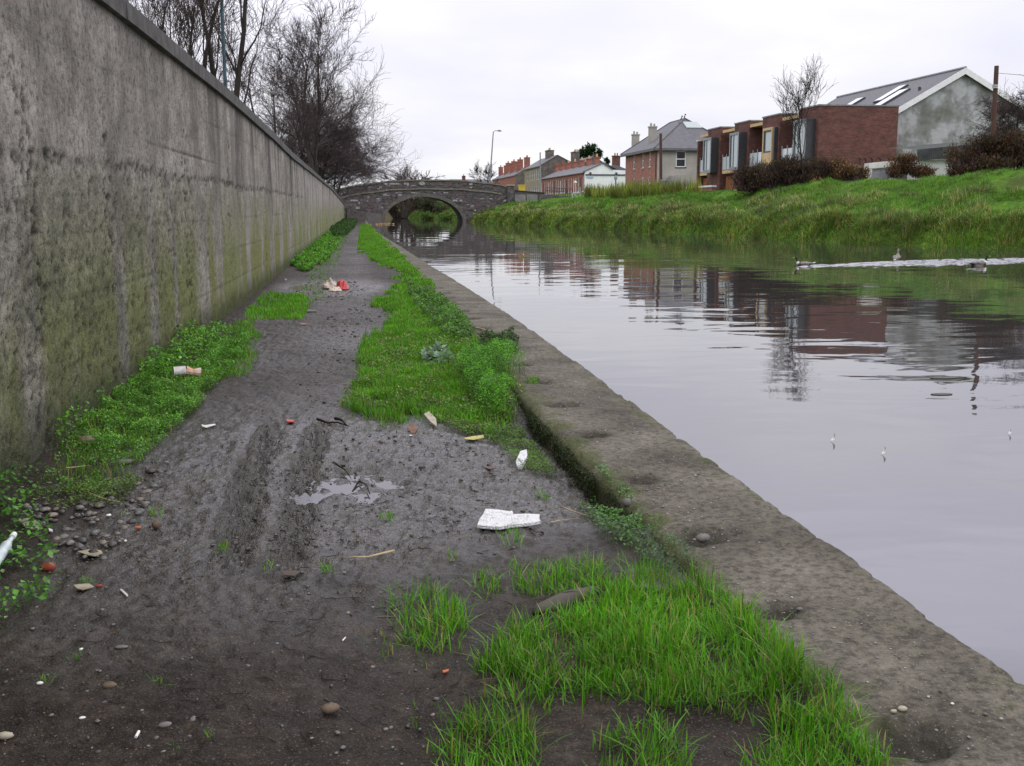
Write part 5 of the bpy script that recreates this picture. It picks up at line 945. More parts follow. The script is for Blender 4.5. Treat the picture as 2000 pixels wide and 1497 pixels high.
weed_patch([(-120,960),(20,940),(60,950),(75,1040),(115,1110),(105,1160),(30,1215),(-60,1240),(-140,1100)],3000,.024,.08,'leafy broad leaved weeds in the lower left corner against the wall',239,.03,cols=[(.06,.20,.02),(.11,.29,.04),(.035,.10,.02),(.17,.34,.10)],wts=(4,4,2,1),jit=.03,name='broad_leaved_weeds')
weed_patch([(830,810),(880,790),(960,770),(1010,800),(1050,860),(1085,905),(1035,905),(985,850),(900,830)],17000,.011,.045,'yellow green chickweed spilling from the grass strip onto the mud',241,.04,cols=[(.09,.19,.025),(.13,.24,.035),(.055,.13,.02),(.14,.16,.03)],wts=(3,3,2,1),jit=.03)
weed_patch([(1120,960),(1180,942),(1232,1000),(1240,1045),(1290,1075),(1240,1100),(1170,1060),(1150,1010)],14000,.015,.065,'clump of pale leaved chickweed in the gap against the kerb beyond the white board',243,.05,cols=[(.06,.16,.02),(.10,.22,.05),(.16,.25,.14),(.04,.10,.015)],wts=(3,3,1.5,2),jit=.02)
weed_patch([(1240,1085),(1300,1075),(1360,1120),(1350,1150),(1290,1120)],12000,.011,.05,'feathery grey green leaves lying against the kerb in front of the slab',245,.07,cols=[(.06,.12,.05),(.09,.16,.07),(.12,.20,.10)],wts=(2,2,1),jit=.02)
weed_patch([(905,720),(950,702),(1000,712),(1020,750),(1005,790),(960,800),(915,770)],30000,.011,.19,'bushy bright green feathery plant standing against the kerb',247,.05,cols=[(.08,.27,.012),(.13,.36,.02),(.05,.15,.01)],wts=(3,3,1.5),jit=.05,name='feathery_plant')
weed_patch([(940,680),(1000,668),(1010,695),(960,712)],14000,.02,.12,'dark leafy sprig spilling onto the kerb beyond the feathery plant',249,.09,cols=[(.05,.10,.025),(.09,.14,.05),(.03,.07,.015)],wts=(2,1,2),jit=.02,name='leafy_sprig')
weed_patch([(800,555),(850,580),(900,630),(930,665),(900,670),(850,625),(800,580)],5000,.02,.12,'taller dark weeds along the kerb side of the grass strip',251,.08,cols=[(.07,.2,.02),(.11,.26,.03),(.04,.10,.015),(.16,.24,.08)],wts=(2,2,1.5,.7),jit=.03,powr=1)
weed_patch([(820,700),(860,690),(880,710),(845,725)],5000,.045,.07,'pale blue green dock leaves in the middle of the grass strip',253,.05,cols=[(.14,.22,.15),(.20,.30,.22)],wts=(1,1),jit=.01,name='dock_leaves')
for i,(px,py) in enumerate(((90,1150),(175,1130),(240,1000),(300,1000),(440,1068),(520,1105),(640,1115),(755,1010),(765,800),(350,1470),(90,1325),(405,1450),(300,1335),(140,1280),(880,1100),(1060,950),(830,1300),(1040,745))):
    z=.1 if px==1040 else .02; d=13; grass_patch([(px-d,py-d*.6),(px+d,py-d*.6),(px+d,py+d*.6),(px-d,py+d*.6)],9000,.035,.003,['tiny green sprig poking out of the mud','small seedling rooted in the mud'][i%2]+' '+['below the broad leaved weeds','left of the pale flat stone','beside the wall side gravel','between gravel and wheel ruts','in front of the wheel ruts','left of the straw','above the long straw','next to the puddle','under the grass strip edge','at the bottom edge left of centre','near the lower left corner','just right of the lowest butt','by the round stone','below the flat grey slate','near the isolated tuft','right of the puddle','close to the big grass bed','inside a kerb pit'][i],261+i,z,jit=.01)
weed_patch([(130,870),(340,840),(350,860),(300,905),(230,965),(150,985),(110,930)],9000,.0115,.05,'broken thin chickweed with bare soil between it in front of the mat',571,.03,jit=.06)
WP=[(130,860),(165,800),(265,735),(330,712),(365,730),(430,665),(490,655),(480,695),(435,735),(410,788),(340,850),(295,900),(225,955),(110,955),(90,930)]
grass_patch(WP,2200,.075,.003,'thin grass growing up through the chickweed mat by the wall',551,.03,wts=(4,3,3,2,2.5),jit=.04)
weed_patch([(120,870),(165,795),(265,728),(330,705),(430,655),(440,665),(350,735),(280,760),(200,830),(150,890)],2600,.024,.17,'taller leafy weeds standing against the foot of the wall',553,.03,jit=.03)
weed_patch([(670,780),(700,700),(780,640),(830,600),(900,660),(990,730),(1010,800),(960,830),(830,800)],2600,.016,.06,'scattered broad leaved weeds among the grass of the verge',555,.05,cols=[(.10,.24,.03),(.07,.15,.02),(.20,.26,.06),(.24,.22,.09),(.12,.08,.04)],wts=(3,3,2,1,1),jit=.06,powr=1)
weed_patch([(920,1290),(1100,1200),(1290,1140),(1480,1280),(1640,1440),(1400,1440),(1100,1400)],700,.010,.03,'dead brown and straw scraps lying in the foreground grass',557,.05,cols=[(.12,.09,.045),(.07,.045,.025),(.18,.15,.08)],wts=(2,2,1),jit=.04,name='dead_thatch')
grass_patch([(560,640),(640,470),(672,440),(690,440),(665,500),(620,600)],150,.05,.004,'sparse low grass on the left half of the far path',559,.02,powr=1,jit=.08)
# moss hanging on the exposed kerb side
r=np.random.default_rng(301); n=9000; Y=r.uniform(4.3,7.3,n); Z=r.uniform(-.09,.09,n); X=kxl(Y)-.012-np.abs(r.normal(0,.012,n)); k=(vn(Y*7,Z*9,303)>.42); X,Y,Z=X[k],Y[k],Z[k]
o=leaves('kerb_moss',X,Y,Z,.014*np.ones(len(X)),palette(len(X),[(.025,.04,.008),(.04,.065,.012),(.015,.02,.006)],(3,2,3),r),305,1.2,.5,off=np.array([1.1,5.8,0])); tag(o,'dark moss hanging on the exposed side of the kerb',kind='stuff')
# ================================================================== GRAVEL
def pebble_mesh(seed,flat=.5):
    r=np.random.default_rng(seed); v=[];f=[]; ph=[0.35,1.2,2.05,2.8]; n=7; v.append((0,0,1*flat))
    rings=[(.55,.85),(1.,.2),(.85,-.45)]
    for rr,z in rings:
        for k in range(n): a=2*math.pi*k/n+r.normal(0,.12); q=rr*(1+r.normal(0,.12)); v.append((q*math.cos(a),q*math.sin(a)*.75,z*flat+r.normal(0,.05)))
    v.append((0,0,-.7*flat)); fs=[(0,1+k,1+(k+1)%n) for k in range(n)]
    for i in range(2): fs+=[(1+i*n+k,1+(i+1)*n+k,1+(i+1)*n+(k+1)%n,1+i*n+(k+1)%n) for k in range(n)]
    fs+=[(1+2*n+k,len(v)-1,1+2*n+(k+1)%n) for k in range(n)]; return np.array(v),fs
PBL=[pebble_mesh(i,.45) for i in range(5)]
def gravel(name,label,pix,n,s0,s1,cols,seed,z=.02,on=surf,powr=0,zoff=0):
    r=np.random.default_rng(seed); X,Y=sample(pix,z,1,.03,powr,seed,1) if False else (None,None)
    P=np.array([atz(x,y,z)[:2] for x,y in pix]); lo=P.min(0);hi=P.max(0); X=[];Y=[]
    X=lo[0]+(hi[0]-lo[0])*r.random(n*4); Y=(lo[1]*(hi[1]/lo[1])**r.random(n*4)) if powr else lo[1]+(hi[1]-lo[1])*r.random(n*4); k=in_poly(X,Y,P); X=X[k][:n];Y=Y[k][:n]
    Z=on(X,Y); V=[];Fq=[];Ft=[];C=[];b=0; tv=[];
    for i in range(len(X)):
        v,fs=PBL[i%5]; s=s0+(s1-s0)*r.random()**3; a=r.random()*6.28; w_=np.stack([v[:,0]*math.cos(a)-v[:,1]*math.sin(a),v[:,0]*math.sin(a)+v[:,1]*math.cos(a),v[:,2]],1)*s+np.array([X[i],Y[i],Z[i]+s*.10+zoff]); V.append(w_)
        for q in fs: (Fq if len(q)==4 else Ft).append([b+j for j in q])
        b+=len(v); c=np.array(cols[r.integers(len(cols))])*r.uniform(.7,1.3); C.append(np.repeat(c[None],len(v),0))
    off=np.array([np.mean(X),np.mean(Y),0]); me=mesh_np(name,np.concatenate(V),np.array(Fq),np.array(Ft),np.concatenate(C),off); o=link(name,me,ATTW,None,off,True); return tag(o,label,kind='stuff')
ATTW=attmat('wet_stone',.45,.4)
GC=[(.10,.095,.095),(.14,.13,.125),(.07,.065,.062),(.17,.14,.12),(.055,.05,.048)]
gravel('gravel','small grey gravel along the wall in the lower left',[(40,960),(240,930),(330,900),(290,1000),(200,1090),(110,1100),(60,1050)],420,.006,.028,GC,401)
gravel('gravel','fine grit scattered over the near mud',[(0,1200),(300,900),(900,950),(1100,1050),(900,1200),(850,1500),(0,1500)],900,.003,.011,GC,403)
gravel('gravel','wet gravel in the far puddle around the bag',[(540,570),(600,548),(690,545),(720,575),(640,590),(560,588)],420,.012,.035,GC,405,powr=1)
gravel('gravel','tiny loose grit lying on the kerb',[(1000,700),(1100,720),(1700,1180),(1990,1400),(1900,1480),(1560,1240),(1250,960)],700,.002,.008,[(.2,.19,.18),(.1,.09,.085),(.3,.29,.28)],407,.1)
gravel('mud_clods','small clods and crumbs of churned mud around the puddle and ruts',[(430,1080),(520,850),(700,830),(960,850),(1100,960),(1060,1060),(700,1080)],1100,.004,.014,[(.04,.032,.026),(.055,.045,.038)],409)
gravel('mud_clods','lumps of mud kicked up along the middle of the path',[(560,800),(640,620),(740,570),(760,640),(700,760),(640,800)],500,.006,.024,[(.04,.032,.026),(.055,.045,.038)],411)
# dead leaf scraps trodden into the mud
r=np.random.default_rng(421); P=[(0,1150),(60,1080),(330,860),(560,640),(700,560),(760,620),(700,760),(1080,920),(1080,1100),(880,1200),(860,1490),(0,1490)]
X,Y=sample(P,.0,55,.0,0,423); n=len(X)
o=leaves('leaf_scraps',X,Y,ground_h(X,Y)+.004,.006+.020*r.random(n)**2,palette(n,[(.06,.035,.02),(.10,.06,.035),(.035,.022,.016),(.17,.13,.07)],(4,3,4,.8),r),425,.25,.5,off=np.array([0,4,0]),mat=FOLD); tag(o,'trodden scraps of dead leaf and stalk over the mud',kind='stuff')
st_=[]; 
for i in range(170):
    q=atz(r.uniform(150,1050),r.uniform(840,1480)); 
    if q[0]<-1.6 or q[0]>1.0: continue
    a=r.random()*6.28; L=r.uniform(.03,.11); p=np.array([[q[0]+math.cos(a+.5*s)*L*s,q[1]+math.sin(a+.5*s)*L*s,0] for s in (0,.33,.66,1)]); p[:,2]=ground_h(p[:,0],p[:,1])+.004; st_.append((p,np.array([.0016,.0014,.0012,.0006])))
off_=thing('twigs','thin dead twigs strewn over the near mud','twigs',(0,3,0)); o=tubes_np('twig_pieces',st_,4,BARK,off_,'stuff')
# ================================================================== STONES, LITTER
def blob(name,label,cat,px,py,rx,ry,rz,mat,seed=0,z=None,rot=0,group=None,sink=.3,z0=.02):
    p=atz(px,py,z0); zz=float(surf(np.array([p[0]]),np.array([p[1]]))[0]) if z is None else z; r=np.random.default_rng(seed); b_=MB(); nu,nv=10,6; vs=[]
    for j in range(nv+1):
        ph=math.pi*j/nv
        for i in range(nu):
            th=2*math.pi*i/nu; k=1+.18*(vn(np.array(math.cos(th)*1.7+seed),np.array(math.sin(th)*1.7+ph),seed)-.5)*2; k=float(k); x=math.cos(th)*math.sin(ph)*rx*k;y=math.sin(th)*math.sin(ph)*ry*k; vs.append((p[0]+x*math.cos(rot)-y*math.sin(rot),p[1]+x*math.sin(rot)+y*math.cos(rot),zz+rz*(1-sink)-rz*sink*0+math.cos(ph)*rz*k))
    fs=[(j*nu+i,(j+1)*nu+i,(j+1)*nu+(i+1)%nu,j*nu+(i+1)%nu) for j in range(nv) for i in range(nu)]; b_.add(vs,fs); o=b_.build(name,mat,None,(p[0],p[1],zz),True); return tag(o,label,cat,group)
SG=M('grey_pebble',(.17,.16,.155),(.10,.095,.09),25,.6); SB=M('brown_pebble',(.16,.115,.08),(.10,.07,.05),25,.6); SP=M('pale_stone_chip',(.42,.38,.30),(.30,.27,.21),20,.7); SW=M('white_chip',(.8,.8,.78),(.6,.6,.58),20,.5); SR=M('red_brick_chip',(.33,.06,.035),(.22,.04,.03),20,.8); SO=M('orange_scrap',(.5,.15,.05),(.4,.1,.04),20,.7)
blob('stone','dark pebble resting in the kerb pit nearest the chickweed clump','stone',1373,1050,.030,.022,.018,SG,3,.085,.2,z0=.1)
blob('stone','small stone at the kerb edge above the chickweed clump','stone',1224,988,.020,.018,.02,SG,4,.10,0,z0=.1)
blob('stone','rounded brownish stone half sunk in the mud left of the twig','stone',645,1390,.026,.022,.014,SB,5)
blob('stone','oval brown stone lying on the mud low on the left','stone',215,1343,.022,.014,.010,SB,6)
blob('stone','reddish brown lump standing on the mud in front of the gravel','stone',305,1028,.018,.016,.022,SB,7)
blob('stone','grey oval stone near the bottom of the mud','stone',323,1424,.020,.014,.007,SG,8)
blob('stone','long pale grey pebble set upright in the mud near the bottom','stone',377,1412,.009,.018,.006,SG,9)
blob('stone','flat grey slate by the small white chip on the left mud','stone',237,1261,.022,.010,.005,SG,10)
blob('stone','flat grey stone under the thin weeds by the wall','stone',243,904,.05,.035,.015,SG,11)
blob('stone','brown clod of earth against the wall beside the chickweed','clod',170,880,.06,.05,.04,SB,12)
blob('stone','brick red lump among the broad leaved weeds','brick chip',95,1108,.03,.02,.018,SR,13)
blob('stone','small red brick fragment beside the pale tile','brick chip',193,1138,.012,.008,.006,SR,14)
blob('stone','orange scrap on the mud between gravel and ruts','scrap',269,1029,.016,.009,.006,SO,15)
blob('stone','pale rounded stone in the lower left corner','stone',12,1447,.022,.014,.010,SP,16)
blob('stone','flat pinkish stone on the path below the oval grass patch','stone',592,636,.045,.035,.010,M('pink_tile',(.42,.24,.2),(.3,.18,.15),20,.7),17)
blob('stone','grey flat cobble in the middle of the path below the far puddle','stone',607,608,.08,.08,.02,SG,18)
for i,(px,py,rx,ry,rz) in enumerate(((1763,1388,.013,.009,.007),(1745,1392,.009,.006,.005))): blob('stone',['pale stone chip at the rim of the nearest kerb pit','smaller pale chip left of the one on the nearest kerb pit rim'][i],'stone',px,py,rx,ry,rz,SP,20+i,.1,z0=.1)
blob('stone','flat pale stone lodged in the second nearest kerb pit','stone',1562,1184,.012,.009,.006,SG,24,.085,z0=.1)
wl=[('small white chip right of the bottom left corner',78,1337,.010,.007),('bright white oval pebble near the bottom left',161,1407,.010,.005),('small white chip below the white fleck by the gravel',212,1006,.012,.009),('white fleck on the gravel by the wall',216,1000,.007,.005),('white chip left of the flat slate',158,1264,.009,.005),('tiny white chip beside the grass strip edge',802,849,.016,.008),('white speck on the mud right of the pale tile',245,1053,.010,.006),('small white chip by the foot of the wall near the far puddle',558,549,.03,.02),('tiny bright chip on the kerb low right',1860,1376,.005,.004)]
for i,(l,px,py,a,c) in enumerate(wl): blob('chip',l,'chip',px,py,a,c,c*.7,SW,30+i,None,.3*i,z0=.1 if px>1800 else .02)
def stub(name,label,cat,px,py,px2,py2,r_,mat,tip=None,n=8):
    a=atz(px,py,.02);c=atz(px2,py2,.02); a[2]=float(ground_h(a[0],a[1]))+r_; c[2]=float(ground_h(c[0],c[1]))+r_; h=thing(name,label,cat,tuple(a)); b_=MB(); m_=(a*.35+c*.65); b_.tube([a,m_],r_,n); b_.build('paper_tube',mat,h); b_=MB(); b_.tube([m_,c],r_*.98,n); b_.build('filter',tip or mat,h); return h
stub('cigarette_end','white cigarette end on the mud near the bottom left tuft','cigarette end',266,1450,272,1440,.004,SW); stub('cigarette_end','white cigarette end right of the pale tile','cigarette end',236,1147,248,1156,.004,SW); stub('cigarette_end','thin white stub near the centre of the near mud','cigarette end',669,1254,675,1250,.0022,SW)
# plastic bottle at left edge
a=atz(2,1098,.05);c=atz(22,1076,.05); b_=MB(); a[2]+=.03;c[2]+=.045; d=(c-a); b_.tube([a-d*.8,a-d*.75,a,a+d*.55,a+d*.8,c,c+d*.18],[.014,.022,.022,.022,.013,.010,.010],10); bt=b_.build('plastic_bottle',M('clear_plastic',(.62,.68,.70),(.45,.52,.54),30,.25,spec=.6),None,tuple(a),True); tag(bt,'crushed clear plastic bottle among the weeds at the left edge','bottle'); b_=MB(); b_.tube([c+d*.18,c+d*.4],.012,10); b_.build('cap',SW,bt)
# crushed can / carton by the wall
pc=atz(340,738,.06); pe=atz(392,735,.06); dd=pe-pc; h=thing('crushed_can','crushed white and orange can lying open end out on the chickweed by the wall','can',(pc[0],pc[1],.05)); z=.11
CANW=M('can_white',(.72,.68,.70),(.5,.45,.47),25,.4); CANO=M('can_orange',(.55,.22,.10),(.62,.52,.45),18,.5); CANI=M('can_inside',(.12,.06,.07),None,10,.6)
p=[np.array([pc[0],pc[1],z]),np.array([pc[0],pc[1],z])+dd*.12,np.array([pc[0],pc[1],z+.004])+dd*.45,np.array([pc[0],pc[1],z-.012])+dd*.7,np.array([pc[0],pc[1],z-.02])+dd]
b_=MB(); b_.tube(p[:3],[.036,.038,.036],16,False); b_.build('can_body',CANW,h,smooth=True); b_=MB(); b_.tube(p[2:],[.037,.026,.04],9,True); b_.build('crumpled_end',CANO,h); b_=MB(); b_.tube([p[0]+dd*.03,p[0]+dd*.05],[.034,.034],14); b_.build('inside',CANI,h)
b_=MB(); b_.tube([p[0]-dd*.005,p[0]+dd*.02],[.038,.038],16,False); b_.build('rim',SW,h)
# red and white bag
def crumple(name,parent,px,py,w_,d_,hgt,mat,seed,z0,amp=1.):
    p=atz(px,py,z0); n=26; g=np.linspace(-1,1,n); A,B_=np.meshgrid(g,g); rr=np.sqrt(A*A+B_*B_); edge=np.clip(1-rr**3,0,1)
    z=hgt*edge*(.35+.9*np.abs(fbm(A*1.8+seed,B_*1.8,seed,3)*2)+.25*fbm(A*6,B_*6,seed+1,2))+.004; th=np.arctan2(B_,A); k=np.where(rr>1,1/np.maximum(rr,1e-6),1)*(1+.25*fbm(np.cos(th)*2+seed,np.sin(th)*2,seed+2,3))
    V=np.stack([p[0]+A*k*w_,p[1]+B_*k*d_,p[2]+z+fbm(A*3,B_*3,seed+4,2)*.02*amp],-1).reshape(-1,3); V2=V.copy(); V2[:,2]-=.003; nn=len(V); Q=grid_quads(n,n)
    me=mesh_np(name,np.concatenate([V,V2]),np.concatenate([Q,Q[:,::-1]+nn]),None,None,WL[parent.name]); return link(name,me,mat,parent)
p=atz(660,568); bag=thing('plastic_bag','crumpled red and white plastic bag lying in the far puddle','bag',(p[0],p[1],.0))
BAGW=M('dirty_white_plastic',(.50,.42,.36),(.26,.20,.17),12,.35,spec=.5,lo=.4,hi=.6); BAGR=M('red_plastic',(.52,.035,.035),(.38,.025,.025),8,.3,spec=.5)
crumple('white_part',bag,645,561,.17,.30,.17,BAGW,5,.01); crumple('red_part',bag,669,564,.12,.28,.21,BAGR,9,.01); crumple('white_fold',bag,655,568,.11,.16,.10,M('cream_plastic',(.6,.5,.42),(.42,.35,.3),9,.35),13,.01)
# white broken board (polystyrene)
POLY=M('chipped_white_board',(.84,.84,.88),(.42,.41,.42),38,.85,1.,.02,6,lo=.52,hi=.78)
def plate(name,label,cat,pix,thick,mat,z0=.03,tilt=0,group=None,side=None,lift=.008):
    P=[atz(x,y,z0) for x,y in pix]; c=np.mean(P,0); g=max(float(ground_h(q[0],q[1])) for q in P); zz=g+lift; Q=[(q[0],q[1],zz+tilt*(q[1]-c[1])) for q in P]; b_=MB(); b_.prism(Q,(0,0,thick)); o=b_.build(name,mat,None,(c[0],c[1],zz),bevel=min(.002,thick*.2)); return tag(o,label,cat,group)
plate('polystyrene_board','torn white polystyrene board with a narrower end lying on the mud','board',[(932,1046),(936,1036),(944,1026),(948,1018),(970,1019),(995,1022),(1001,1021),(1003,1027),(1030,1026),(1054,1027),(1053,1034),(1056,1038),(1035,1042),(1000,1045),(975,1049),(955,1048)],.016,POLY,.01,.05)
plate('polystyrene_piece','small white polystyrene block tilted by the chickweed near the kerb','block',[(1007,903),(1016,893),(1029,891),(1030,897),(1018,907),(1010,907)],.03,POLY,.01,.25)
CARD=M('wet_card',(.40,.35,.26),(.25,.21,.15),12,.7); 
plate('pale_leaf','pale beige leaf shaped scrap on the left mud','leaf',[(150,1070),(175,1066),(197,1068),(200,1073),(185,1079),(172,1077)],.004,CARD,lift=.004)
plate('pale_tile','flat pale tile chip left of the red brick fragment','tile',[(142,1134),(172,1131),(183,1137),(160,1143),(150,1141)],.005,CARD,lift=.004)
plate('paper_scrap','torn dirty white paper by the gravel and weeds','paper',[(36,1022),(62,1020),(78,1029),(75,1038),(50,1034)],.006,SP,tilt=.1,lift=.01)
plate('paper_scrap','slim white paper shred right of the dirty white paper','paper',[(94,1030),(102,1033),(103,1037),(96,1036)],.005,SW,lift=.006)
plate('paper_scrap','curled white plastic strip on the mud beside the chickweed','strip',[(393,827),(400,829),(420,826),(421,828),(402,833),(395,831)],.004,SW,lift=.006)
plate('plastic_scrap','small red plastic scrap on the path above the ruts','scrap',[(558,818),(573,819),(574,823),(560,822)],.008,M('red_scrap',(.6,.08,.06),None,9,.4),lift=.004)
plate('yellow_leaf','fallen yellow leaf below the chickweed edge','leaf',[(905,847),(925,843),(944,841),(945,846),(925,850),(910,849)],.003,M('yellow_leaf_skin',(.48,.42,.14),(.35,.3,.10),20,.6),lift=.008)
plate('shell_piece','pale curved shell like plastic at the lower edge of the grass strip','plastic',[(828,818),(838,815),(852,822),(853,830),(840,825)],.015,SP,tilt=.2,lift=.02)
plate('brown_leaf','dark reddish leaf on the mud left of the small white block','leaf',[(945,903),(960,901),(972,905),(955,907)],.003,M('red_brown_leaf',(.09,.03,.02),None,20,.5),lift=.004)
plate('brown_leaf','curled brown leaf by the pale shell like plastic','leaf',[(795,835),(803,831),(816,836),(806,841)],.006,M('tan_leaf',(.20,.10,.06),(.12,.06,.04),20,.6),tilt=.3,lift=.01)
plate('orange_scrap','tiny orange scrap near the isolated grass tuft','scrap',[(864,1316),(877,1313),(876,1317),(866,1320)],.003,SO,lift=.004)
plate('brown_leaf','flat dull brown leaf on the mud left of the straw','leaf',[(548,1113),(565,1111),(588,1113),(575,1122),(555,1120)],.002,M('dull_leaf',(.075,.05,.04),None,20,.6),lift=.003)
qa=atz(1040,1206,.04);qb=atz(1190,1152,.04); blob('stone_slab','half buried dark rounded slab behind the big grass bed','slab',1115,1180,float(np.linalg.norm(qb-qa))*.48,.035,.028,M('dark_slab',(.085,.07,.062),(.05,.042,.037),12,.7),91,None,math.atan2(qb[1]-qa[1],qb[0]-qa[0]),None,.75,.04)
plate('stone_slab','broad flat grey slab against the kerb beneath the grass tuft','slab',[(1215,1122),(1260,1112),(1330,1125),(1370,1150),(1300,1165),(1230,1150)],.02,M('grey_slab',(.11,.10,.09),(.07,.06,.055),9,.8),.06,lift=-.014)
def stick(name,label,cat,pix,rad,mat,z0=.02,lift=.006):
    P=[atz(x,y,z0) for x,y in pix]; 
    for q in P: q[2]=float(surf(np.array([q[0]]),np.array([q[1]]))[0])+lift
    n=len(P); b_=MB(); b_.tube(P,[rad*(1-.6*i/(n-1)) for i in range(n)],6); return tag(b_.build(name,mat,None,tuple(P[0]),True),label,cat)
STRAW=M('straw',(.45,.36,.22),(.30,.22,.13),20,.7)
stick('straw','long pale straw lying across the mud below the puddle','straw',[(770,1082),(745,1087),(720,1093),(695,1093),(672,1094)],.006,STRAW)
stick('twig','thin dark twig lying diagonally beside the round brown stone','twig',[(632,1370),(650,1378),(672,1390),(690,1408),(710,1420),(735,1432)],.0025,BARK)
stick('twig','short bare stick near the bottom of the mud','twig',[(756,1402),(780,1404),(800,1402),(835,1400)][::-1][:2]+[(770,1412)],.0015,BARK)
stick('twig','dead stalk reaching from the kerb chickweed toward the white board','twig',[(1095,970),(1115,977),(1140,985),(1160,998)],.004,STRAW,.03,.02)
stick('twig','second dead stalk lying beside the chickweed clump','twig',[(1075,1022),(1095,1010),(1115,1000),(1135,995)],.003,STRAW,.03,.012)
stick('stalk','pale stalk crossing onto the kerb beyond the leafy sprig','stalk',[(925,643),(945,647),(962,658)],.008,STRAW,.1,.02)
stick('stick','bleached stick on the gravel by the wall','stick',[(170,966),(190,974),(210,980),(235,984)],.006,STRAW,.02,.012)
stick('stick','brown curved stem over the thin weeds by the wall','stick',[(130,932),(150,928),(175,922)],.004,STRAW,.02,.03)
stick('twig','dark root lying across the path above the puddle','twig',[(620,825),(640,832),(660,831),(680,838)],.010,BARK,.0,.01)
stick('twig','dark bent root end standing out of the mud above the puddle','twig',[(655,826),(668,829),(676,838)],.012,BARK,.0,.02)
stick('twig','black root end in the middle of the puddle','twig',[(688,945),(700,930),(716,940),(722,955)],.006,BARK,.0,.012)
stick('twig','black stick pointing into the puddle from above','twig',[(655,905),(675,912),(685,925)],.006,BARK,.0,.012)
# ================================================================== ON THE WATER
FEA=M('white_feather',(.8,.8,.82),(.65,.65,.68),20,.6)
for i,(px,py,s,lb) in enumerate(((1627,862,1.,'white curled feather floating left of the other near feather'),(1726,888,.9,'white curled feather floating nearest the kerb'),(1972,849,.7,'small feather floating near the right edge'))):
    p=atz(px,py,-.35); V=[]; b_=MB(); n=7
    for j in range(n):
        t_=j/(n-1); a=t_*2.2; wv=.018*math.sin(math.pi*min(t_*1.05,1))*s+.001; cxx=p[0]+(.03*math.sin(a)-.02)*s; czz=-.345+(.045*(1-math.cos(a)))*s*.8; V+= [(cxx,p[1]-wv,czz),(cxx,p[1]+wv,czz+.004)]
    b_.add(V+[(x+.002,y,z+.002) for x,y,z in V],[(2*j,2*j+1,2*j+3,2*j+2) for j in range(n-1)]+[(2*n+2*j,2*n+2*j+2,2*n+2*j+3,2*n+2*j+1) for j in range(n-1)]); fo=b_.build('feather',FEA,None,tuple(p)); tag(fo,lb,'feather')
    b_=MB(); b_.tube([(V[2*j][0],p[1],V[2*j][2]+.003) for j in range(n)],.0012,4); b_.build('quill',STRAW,fo)
LFL=M('dark_floating_leaf',(.03,.025,.022),(.05,.04,.03),10,.5)
for i,(px,py,w_,lb) in enumerate(((1845,739,.16,'long dark leaf floating above the shorter one'),(1839,771,.11,'shorter dark leaf floating below the long one'),(1330,632,.05,'tiny dark leaf floating near the middle of the canal'))):
    p=atz(px,py,-.35); b_=MB(); b_.prism([(p[0]+w_*math.cos(t_),p[1]+.05*math.sin(t_),-.349) for t_ in np.linspace(0,6.283,10,endpoint=False)],(0,0,.006)); tag(b_.build('floating_leaf',LFL,None,tuple(p)),lb,'leaf')
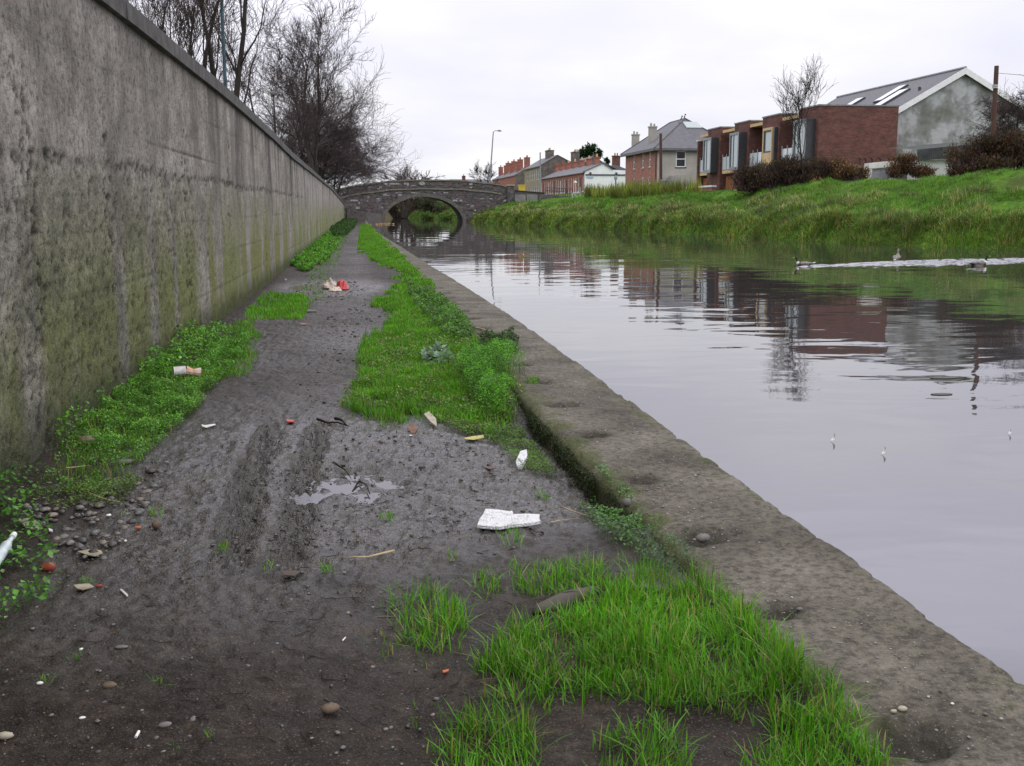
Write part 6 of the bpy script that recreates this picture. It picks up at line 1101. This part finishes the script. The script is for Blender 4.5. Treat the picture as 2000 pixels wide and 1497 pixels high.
# fallen leaves by the bridge pier
p=atz(742,438.5,-.35); r=np.random.default_rng(9); o=leaves('floating_leaves',p[0]+r.normal(0,.5,60),p[1]+r.normal(0,2,60),-.33+0*r.random(60),.3*np.ones(60),palette(60,[(.5,.2,.06),(.6,.45,.3)],(3,1),r),11,.1,.7,off=np.array([p[0],p[1],-.35])); tag(o,'orange leaves gathered on the water beside the bridge pier',kind='stuff')
def duck(label,pos,head_deg,scale,female=False,up=0.,headturn=0.):
    """one continuous lofted body: tail, body, neck, head; bill, wings and tail feathers are parts"""
    h=thing('duck',label,'duck',tuple(pos)); h.rotation_euler=(0,0,R(head_deg)); h.scale=(scale,)*3; me_s=[]
    S_=[(-.30,.075,.012,.006),(-.26,.085,.035,.016),(-.20,.070,.065,.045),(-.10,.055,.095,.075),(.0,.050,.105,.085),(.09,.055,.098,.080),(.15,.075,.075,.068),(.185,.12,.045,.045),(.20,.165,.030,.032),(.205,.205,.028,.030),(.215,.235,.036,.036),(.228,.262,.038,.036),(.250,.275,.030,.026),(.275,.272,.016,.014),(.285,.268,.008,.008)]
    n=12; V=[];C=[]; green=(.006,.03,.016);white=(.7,.7,.68);brown=(.07,.032,.02);grey=(.36,.35,.34);black=(.012,.012,.013); mott=(.085,.075,.065)
    cup=math.cos(up);sup=math.sin(up)
    for i,(x,z,ry,rz_) in enumerate(S_):
        pz=np.array(S_)[:,0:2]; t=pz[min(i+1,len(S_)-1)]-pz[max(i-1,0)]; t=t/np.linalg.norm(t); nz_=np.array([-t[1],t[0]])
        for k in range(n):
            a=2*math.pi*k/n; q=np.array([x,z])+nz_*math.sin(a)*rz_; yy=math.cos(a)*ry; X_,Z_=q[0]*cup-q[1]*sup,q[0]*sup+q[1]*cup; V.append((X_,yy,Z_))
            if female: c=mott if (i+k)%2 else (.30,.29,.27)
            else: c=black if i<3 else grey if i<5 else brown if i<7 else white if i==7 else green
            if not female and i in (3,4,5) and math.sin(a)>.5: c=(.17,.15,.14)
            C.append(c)
    m_=len(S_); Q=[(i*n+k,i*n+(k+1)%n,(i+1)*n+(k+1)%n,(i+1)*n+k) for i in range(m_-1) for k in range(n)]
    me=mesh_np('body',np.array(V),np.array(Q),None,np.array(C)); o=bpy.data.objects.new('body',me); S.collection.objects.link(o); me.materials.append(ATT); o.parent=h; me.polygons.foreach_set('use_smooth',np.ones(len(me.polygons),bool)); sd=o.modifiers.new('s','SUBSURF'); sd.levels=sd.render_levels=1
    def part(nm,mb,mat):
        me=bpy.data.meshes.new(nm); me.from_pydata([(v[0]*cup-v[2]*sup,v[1],v[0]*sup+v[2]*cup) for v in mb.v],[],mb.f); me.materials.append(mat); o=bpy.data.objects.new(nm,me); S.collection.objects.link(o); o.parent=h
    b_=MB(); b_.tube([(.272,0,.270),(.300,0,.262),(.330,0,.256)],[.014,.013,.007],8); part('bill',b_,BILL)
    WG=WGF if female else WGM
    for sg in (1,-1):
        b_=MB(); b_.tube([(.10,sg*.075,.085),(.0,sg*.098,.095),(-.12,sg*.082,.098),(-.24,sg*.035,.10),(-.29,sg*.012,.105)],[.02,.048,.042,.018,.004],8); part('wing',b_,WG)
        b_=MB(); b_.tube([(.252,sg*.030,.280),(.256,sg*.034,.281)],.005,6); part('eye',b_,IRON)
    b_=MB(); b_.prism([(-.26,-.03,.09),(-.26,.03,.09),(-.36,.045,.12),(-.36,-.045,.12)],(0,0,.008)); part('tail',b_,WPAINT); return h
BILL=M('yellow_bill',(.45,.38,.08),None,9,.5); WGM=M('grey_wing',(.28,.27,.26),(.14,.12,.11),14,.7); WGF=M('mottled_wing',(.28,.27,.25),(.06,.055,.05),30,.8)
d1=atz(1566,519,-.35); duck('drake with dark head swimming left at the head of the wake',(d1[0]+.05,d1[1],-.375),172,1.0)
d2=atz(1752,507,-.35); duck('mottled duck rearing up in the middle of the wake',(d2[0],d2[1],-.34),50,.95,True,.35)
d3=atz(1912,519,-.35); duck('drake at the right, low in the water with its head to the right',(d3[0],d3[1],-.375),5,1.15)
